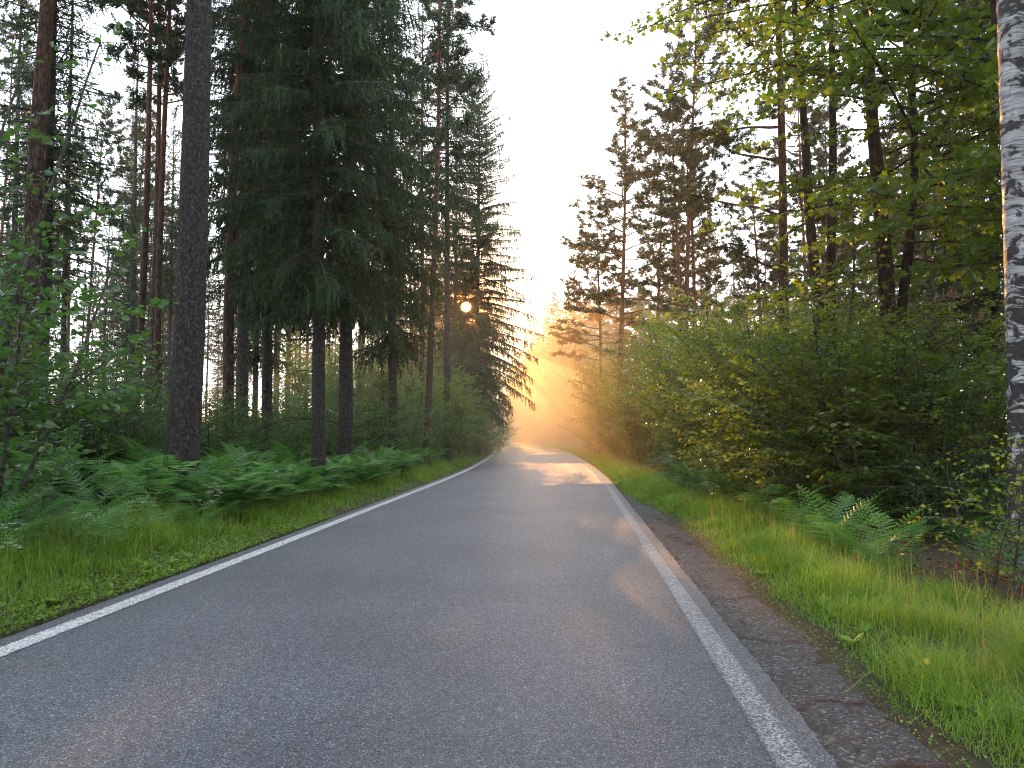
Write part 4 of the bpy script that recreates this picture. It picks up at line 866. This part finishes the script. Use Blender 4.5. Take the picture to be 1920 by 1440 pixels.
# ------------------------------------------------------------------ grass, weeds, litter
def blades(mb, X, Y, Hh, Wd, bend=.35, mi=0, seed=0, lean=.62):
    r = np.random.default_rng(seed); n = len(X); Z = gz(X, Y) - .01
    T = tris([(-.5, 0, 0), (.5, 0, 0), (-.38, .5, .05), (.38, .5, .05), (0, 1, bend)], [(0, 1, 3), (0, 3, 2), (2, 3, 4)])
    az = r.uniform(0, 6.283, n); le = lean * r.random(n) ** .6; d = np.stack([np.cos(az) * le, np.sin(az) * le, np.ones(n)], -1); hint = np.stack([np.cos(az + r.normal(size=n) * .5), np.sin(az), np.full(n, -.1)], -1)
    A = axes(d, hint); stamp(mb, T, np.stack([X, Y, Z], -1), A, np.stack([Wd, Hh, Hh], -1), mi)
def clump(x, y): return .5 + .5 * np.sin(x * 3.1 + 1.7 * np.sin(y * 1.9)) * np.cos(y * 2.7 + 1.3 * np.sin(x * 2.3))
def grass_side(name, label, sgn, N_, seed):
    r = np.random.default_rng(seed); mb = MB()
    Y = 2.6 * (95 / 2.6) ** r.random(N_); off = 2.2 * r.random(N_) ** .85 if sgn < 0 else 2.05 * r.random(N_) ** .9
    inner = np.abs(WL) if sgn < 0 else WR + .60 * np.clip((20 - Y) / 5, 0, 1) + .05 * np.sin(Y * 2.3)
    d = sgn * (inner - .02 + off); X = cx(Y) + d / np.cos(np.arctan(cslope(Y)))
    cl = clump(X, Y); keep = (r.random(N_) < (.45 + .75 * cl) * (1 if sgn < 0 else 1 - .8 * np.clip((off - 1.1) / .9, 0, 1))) & ((off > .12) | (r.random(N_) < .35))
    X, Y, off, cl = X[keep], Y[keep], off[keep], cl[keep]; n = len(X)
    tall = np.clip((off - .15) / .75, 0, 1) if sgn < 0 else np.clip((off - .08) / .5, 0, 1) * (1 - .55 * np.clip((off - 1.2) / .8, 0, 1))
    Hh = (.05 + (.36 if sgn < 0 else .33) * tall * (.28 + 1.0 * cl)) * r.uniform(.5, 1.2, n); Wd = .0048 * np.maximum(1, Y / 6.5) * r.uniform(.6, 1.3, n)
    blades(mb, X, Y, Hh, Wd, .60, 0, seed + 1)
    ns = 2600; q = r.integers(0, n, ns); q = q[(off[q] > .45)]                     # taller pale stalks with seed heads
    hs_ = r.uniform(.32, .55, len(q)); blades(mb, X[q], Y[q], hs_, .0026 * np.maximum(1, Y[q] / 6), .12, 1, seed + 2, .22)
    put(mb.mesh(name, [M_GRASS, M_STRAW]), 'grass', kind='stuff', label=label, cat='grass')
grass_side('grass_l', 'green verge grass in front of the bracken bed', -1, 92000, 5)
grass_side('grass_r', 'sunny green verge grass beside the old asphalt shoulder', 1, 105000, 9)
def flat_bits(name, label, mats, X, Y, S, T, tilt, seed, zoff=.006, cat='leaf litter', zf=None, asp=1.0):
    r = np.random.default_rng(seed); n = len(X); Z = (zf if zf is not None else gz(X, Y)) + zoff + r.random(n) * .012; az = r.uniform(0, 6.283, n)
    d = np.stack([np.cos(az), np.sin(az), r.normal(size=n) * tilt], -1); hint = nrm(np.stack([r.normal(size=n) * tilt, r.normal(size=n) * tilt, np.ones(n)], -1)); mb = MB()
    stamp(mb, T, np.stack([X, Y, Z], -1), axes(d, hint), np.stack([S * asp, S, S], -1)); return put(mb.mesh(name, mats), name, kind='stuff', label=label, cat=cat)
r = np.random.default_rng(31); n = 9000; Y = 3 + 26 * r.random(n) ** 1.4; d = WR + 1.6 + 3.6 * r.random(n); flat_bits('leaf_litter', 'brown dead leaves on the soil between verge and shrubs', [M_LITTER], cx(Y) + d, Y, r.uniform(.03, .07, n), T_KITE, .4, 3, .01)
n = 1500; c = r.integers(0, 26, n); cy0 = 5 + 15 * r.random(26); cd = WR + 2.0 + 2.2 * r.random(26); Y = cy0[c] + r.normal(size=n) * .22; d = cd[c] + r.normal(size=n) * .18
flat_bits('dead_bracken', 'rust-red withered bracken by the shrubs', [M_RUST], cx(Y) + d, Y, r.uniform(.04, .11, n), T_KITE, 1.2, 4, .04, 'dead fern', asp=.6)
n = 11000; Y = 2.5 + 12 * r.random(n); d = WL - .05 - .62 * r.random(n) ** 1.5; T_CL = tris([(0, 0, 0), (-.42, .45, .1), (0, 1, .12), (.42, .45, .1)], [(0, 3, 2), (0, 2, 1)])
flat_bits('clover', 'low yellow-green clover and weeds at the asphalt edge', [M_WEED], cx(Y) + d, Y, r.uniform(.012, .048, n), T_CL, .6, 6, .025, 'ground cover')
n = 3500; Y = 2.5 + 14 * r.random(n); d = WR + .55 + .35 * r.random(n)
flat_bits('verge_moss', 'small weeds creeping onto the old shoulder', [M_WEED], cx(Y) + d, Y, r.uniform(.010, .026, n), T_CL, .35, 16, .02, 'ground cover')
# fallen needles: scattered over the shoulder and drifted along its cracks
n = 15000; Y = 1.8 + 16 * r.random(n) ** 1.2; u = r.random(n); u = np.where(r.random(n) < .5, 1 - .45 * r.random(n) ** 1.3, u); keep = r.random(n) < .2 + .8 * clump(Y * 1.3 + 4, u * 2.2); Y, u = Y[keep], u[keep]
w_at = .62 * np.clip((21 - Y) / 5, 0, 1)
for y0, a_, s_ in ((2.95, .25, .10), (3.3, -.1, .05), (3.75, .3, .03), (4.7, .2, -.06), (6.2, -.2, .1), (7.6, .2, .1), (2.55, .1, .1)):
    k = 420; uu = r.random(k); Y = np.concatenate([Y, y0 + a_ * uu * .6 + .05 * np.sin(uu * 9 + y0) + r.normal(size=k) * .014]); u = np.concatenate([u, uu]); 
w_at = .60 * np.clip((21 - Y) / 5, 0, 1); T_ND = tris([(-.5, 0, 0), (.5, 0, 0), (0, 1, .05)], [(0, 1, 2)])
flat_bits('fallen_needles', 'red-brown pine needles drifted on the old shoulder', [M_NEEDLE], cx(Y) + WR + .02 + u * w_at, Y, r.uniform(.02, .045, len(Y)), T_ND, .10, 12, .0, 'needle litter', rz(Y) - .037, asp=.09)
n = 1600; Y = 2 + 12 * r.random(n); u = r.random(n)
flat_bits('needle_litter', 'dry bits of bark and leaf along the grass edge', [M_LITTER], cx(Y) + WR + .42 + .28 * u, Y, r.uniform(.008, .022, n), T_KITE, .3, 14, .0, 'litter', rz(Y) - .035)

# weeds that stand out one by one
wv = [MB() for _ in range(3)]
for k, mb in enumerate(wv):
    rr = np.random.default_rng(k + 50); nl = 8; az = np.arange(nl) * 2.4; el = rr.uniform(.25, .9, nl)
    stamp(mb, T_HEX, np.zeros((nl, 3)), axes(np.stack([np.cos(az) * np.cos(el), np.sin(az) * np.cos(el), np.sin(el)], -1), np.tile([0, 0, 1.], (nl, 1))), np.stack([rr.uniform(.10, .13, nl), rr.uniform(.12, .19, nl), rr.uniform(.1, .15, nl)], -1))
WM = [mb.mesh('weed_rosette', [M_WEED]) for mb in wv]
for k in range(34):
    sd = -1 if k % 2 else 1; Y = 2.9 + 7 * r.random(); d = WL - .12 - .55 * r.random() if sd < 0 else WR + .72 + .5 * r.random(); X = float(cx(Y)) + d
    lab = 'broad-leaved weed at the edge of the clover strip' if sd < 0 else 'broad-leaved weed where grass meets the old shoulder'
    put(WM[k % 3], 'broadleaf_weed', loc=(X, Y, float(gz(X, Y)) + .01), rot=(0, 0, r.uniform(0, 6)), scale=r.uniform(.5, 1.0), label=lab, cat='weed', group='broad-leaved weeds, ' + ('clover side' if sd < 0 else 'shoulder side'))
fs = MB(); rr = np.random.default_rng(8); tops = []
for q in range(5):
    a = q * 1.4; top = np.array([math.cos(a) * .09, math.sin(a) * .09, .50 + .06 * rr.random()]); tops.append(top); tube(fs, [(0, 0, 0), (0, 0, .3), top], [.004, .003, .002], 4)
fl = MB(); n = 26; P = np.stack([rr.normal(size=n) * .018, rr.normal(size=n) * .018, rr.normal(size=n) * .004], -1); az = rr.uniform(0, 6.28, n)
stamp(fl, T_CL, P, axes(np.stack([np.cos(az), np.sin(az), np.zeros(n)], -1), np.tile([0, 0, 1.], (n, 1))), .012)
FLM, FSM = fl.mesh('umbel', [M_FLOWER]), fs.mesh('flower_stem', [M_WEED])
for k in range(16):
    Y = 5.2 + 6.5 * r.random() if k < 11 else 11 + 7 * r.random(); X = float(cx(Y)) + WL - r.uniform(.6, 1.2); root = thing('cow_parsley', 'white-flowered cow parsley standing where grass meets bracken', 'wildflower', (X, Y, float(gz(X, Y))), (0, 0, r.uniform(0, 6)), 'cow parsley flowers', scale=(1, 1, r.uniform(.85, 1.2)))
    put(FSM, 'stem', root)
    for q in range(5): put(FLM, 'flower_head', root, loc=tuple(tops[q]), rot=(0, 0, q * 1.3), kind='stuff')
# cones, twigs and a yellow leaf on the shoulder
cm = MB(); a = 12; P_, D_ = [], []
for q in range(9):
    zz = q / 8; rc = .017 * math.sin(.5 + 2.4 * zz)
    for w in range(7): th = w * .9 + q * .45; P_.append((math.cos(th) * rc, zz * .045, math.sin(th) * rc)); D_.append((math.cos(th), .5, math.sin(th)))
tube(cm, [(0, -.002, 0), (0, .012, 0), (0, .03, 0), (0, .047, 0)], [.008, .016, .014, .004], 7); stamp(cm, T_KITE, np.array(P_), axes(np.array(D_), np.tile([0, 1., 0], (63, 1))), .014)
CM = cm.mesh('pine_cone', [M_NEEDLE])
for X, Y, lab in ((1.72, 3.16, 'pine cone lying in the middle of the old shoulder'), (1.56, 4.9, 'small dark pine cone close to the asphalt step'), (1.72, 6.3, 'pine cone on the needle-strewn shoulder farther along'), (1.48, 3.32, 'little cone beside the crack next to the asphalt step')):
    put(CM, 'pine_cone', loc=(X, Y, -.028), rot=(r.uniform(-.2, .2), 0, r.uniform(0, 6)), scale=1.0, label=lab, cat='pine cone')
for (X, Y), l, a, lab in (((2.02, 3.3), .30, 2.6, 'pale thin stick lying across the shoulder crack'), ((2.05, 4.9), .35, .5, 'bent dry stalk at the grass edge of the shoulder'), ((1.62, 4.1), .12, 1.0, 'short twig in the drifted needles')):
    tw = MB(); p = curve_path((0, 0, .006), (math.cos(a), math.sin(a), .02), l, 7, (0, 0, 0), .08, r); tube(tw, p, np.linspace(.0035, .002, 7), 5); put(tw.mesh('twig', [M_STRAW]), 'fallen_twig', loc=(X, Y, -.035), label=lab, cat='twig')
yl = MB(); stamp(yl, T_HEX, np.zeros((1, 3)), axes(np.array([[.6, .5, .5]]), np.array([[0, -.6, 1.]])), .06); put(yl.mesh('yellow_leaf', [M_YELLOW]), 'yellow_leaf', loc=(2.66, 5.05, .10), label='single yellow leaf lying in the verge grass', cat='leaf')

# ------------------------------------------------------------------ haze over the whole place
m, N, LK = new_mat('haze'); v = N('ShaderNodeVolumePrincipled'); v.inputs['Density'].default_value = .0005; v.inputs['Anisotropy'].default_value = .6; v.inputs['Color'].default_value = (.95, .93, .90, 1)
o = N('ShaderNodeOutputMaterial'); LK(v.outputs[0], o.inputs['Volume'])
hb = MB(); x0, y0, z0, x1, y1, z1 = -2560, -120, -1.6, 2560, 2560, 31.
hv = np.array([(x, y, z) for x in (x0, x1) for y in (y0, y1) for z in (z0, z1)])
hb.add(hv, [(0, 1, 3), (0, 3, 2), (4, 6, 7), (4, 7, 5), (0, 4, 5), (0, 5, 1), (2, 3, 7), (2, 7, 6), (0, 2, 6), (0, 6, 4), (1, 5, 7), (1, 7, 3)])
put(hb.mesh('haze', [m]), 'haze', kind='stuff', label='thin evening haze filling the whole wood', cat='haze')
for i_m, (grow, dens_) in enumerate(((1.0, .010), (.74, .014), (1.6, .005))):
    m, N, LK = new_mat('ground_mist'); v = N('ShaderNodeVolumePrincipled'); v.inputs['Density'].default_value = dens_; v.inputs['Anisotropy'].default_value = .5; v.inputs['Color'].default_value = (.98, .78, .46, 1)
    o = N('ShaderNodeOutputMaterial'); LK(v.outputs[0], o.inputs['Volume'])
    mb = MB(); nu, nv = 28, 12; U, W_ = np.meshgrid(np.linspace(0, 2 * np.pi, nu, endpoint=False), np.linspace(.08, np.pi / 2, nv))
    rad2 = (1 + .16 * np.sin(3 * U + 1 + i_m) * np.sin(W_)) * grow; zt = 9.0 * grow; mx_ = 3.5 + i_m * .4
    Vm = np.stack([mx_ + 13 * np.cos(U) * np.sin(W_) * rad2, 86 + 46 * np.sin(U) * np.sin(W_) * rad2, -.6 - .05 * i_m + zt * np.cos(W_) * (1 + .12 * np.sin(2 * U + i_m))], -1).reshape(-1, 3)
    top_, bot_ = len(Vm), len(Vm) + 1; Vm = np.vstack([Vm, [[mx_, 86, zt - .6], [mx_, 86, -.6 - .05 * i_m]]]); Fm = []
    for i_ in range(nv - 1):
        for j_ in range(nu): q = (j_ + 1) % nu; a_, b_, c_, d_ = i_ * nu + j_, i_ * nu + q, (i_ + 1) * nu + q, (i_ + 1) * nu + j_; Fm += [(a_, d_, c_), (a_, c_, b_)]
    for j_ in range(nu): q = (j_ + 1) % nu; Fm += [(top_, j_, q), (bot_, (nv - 1) * nu + q, (nv - 1) * nu + j_)]
    mb.add(Vm, Fm); put(mb.mesh('ground_mist', [m]), 'ground_mist', kind='stuff', label=('golden mist lying over the road at the bend', 'thickest heart of the golden mist at the bend', 'thin outer veil of the golden mist at the bend')[i_m], cat='mist')
print('TRIS', sum(STATS.values()), sorted(STATS.items(), key=lambda x: -x[1])[:30]); print('OBJS', len(scene.objects), 'T', round(time.time() - T0, 1))
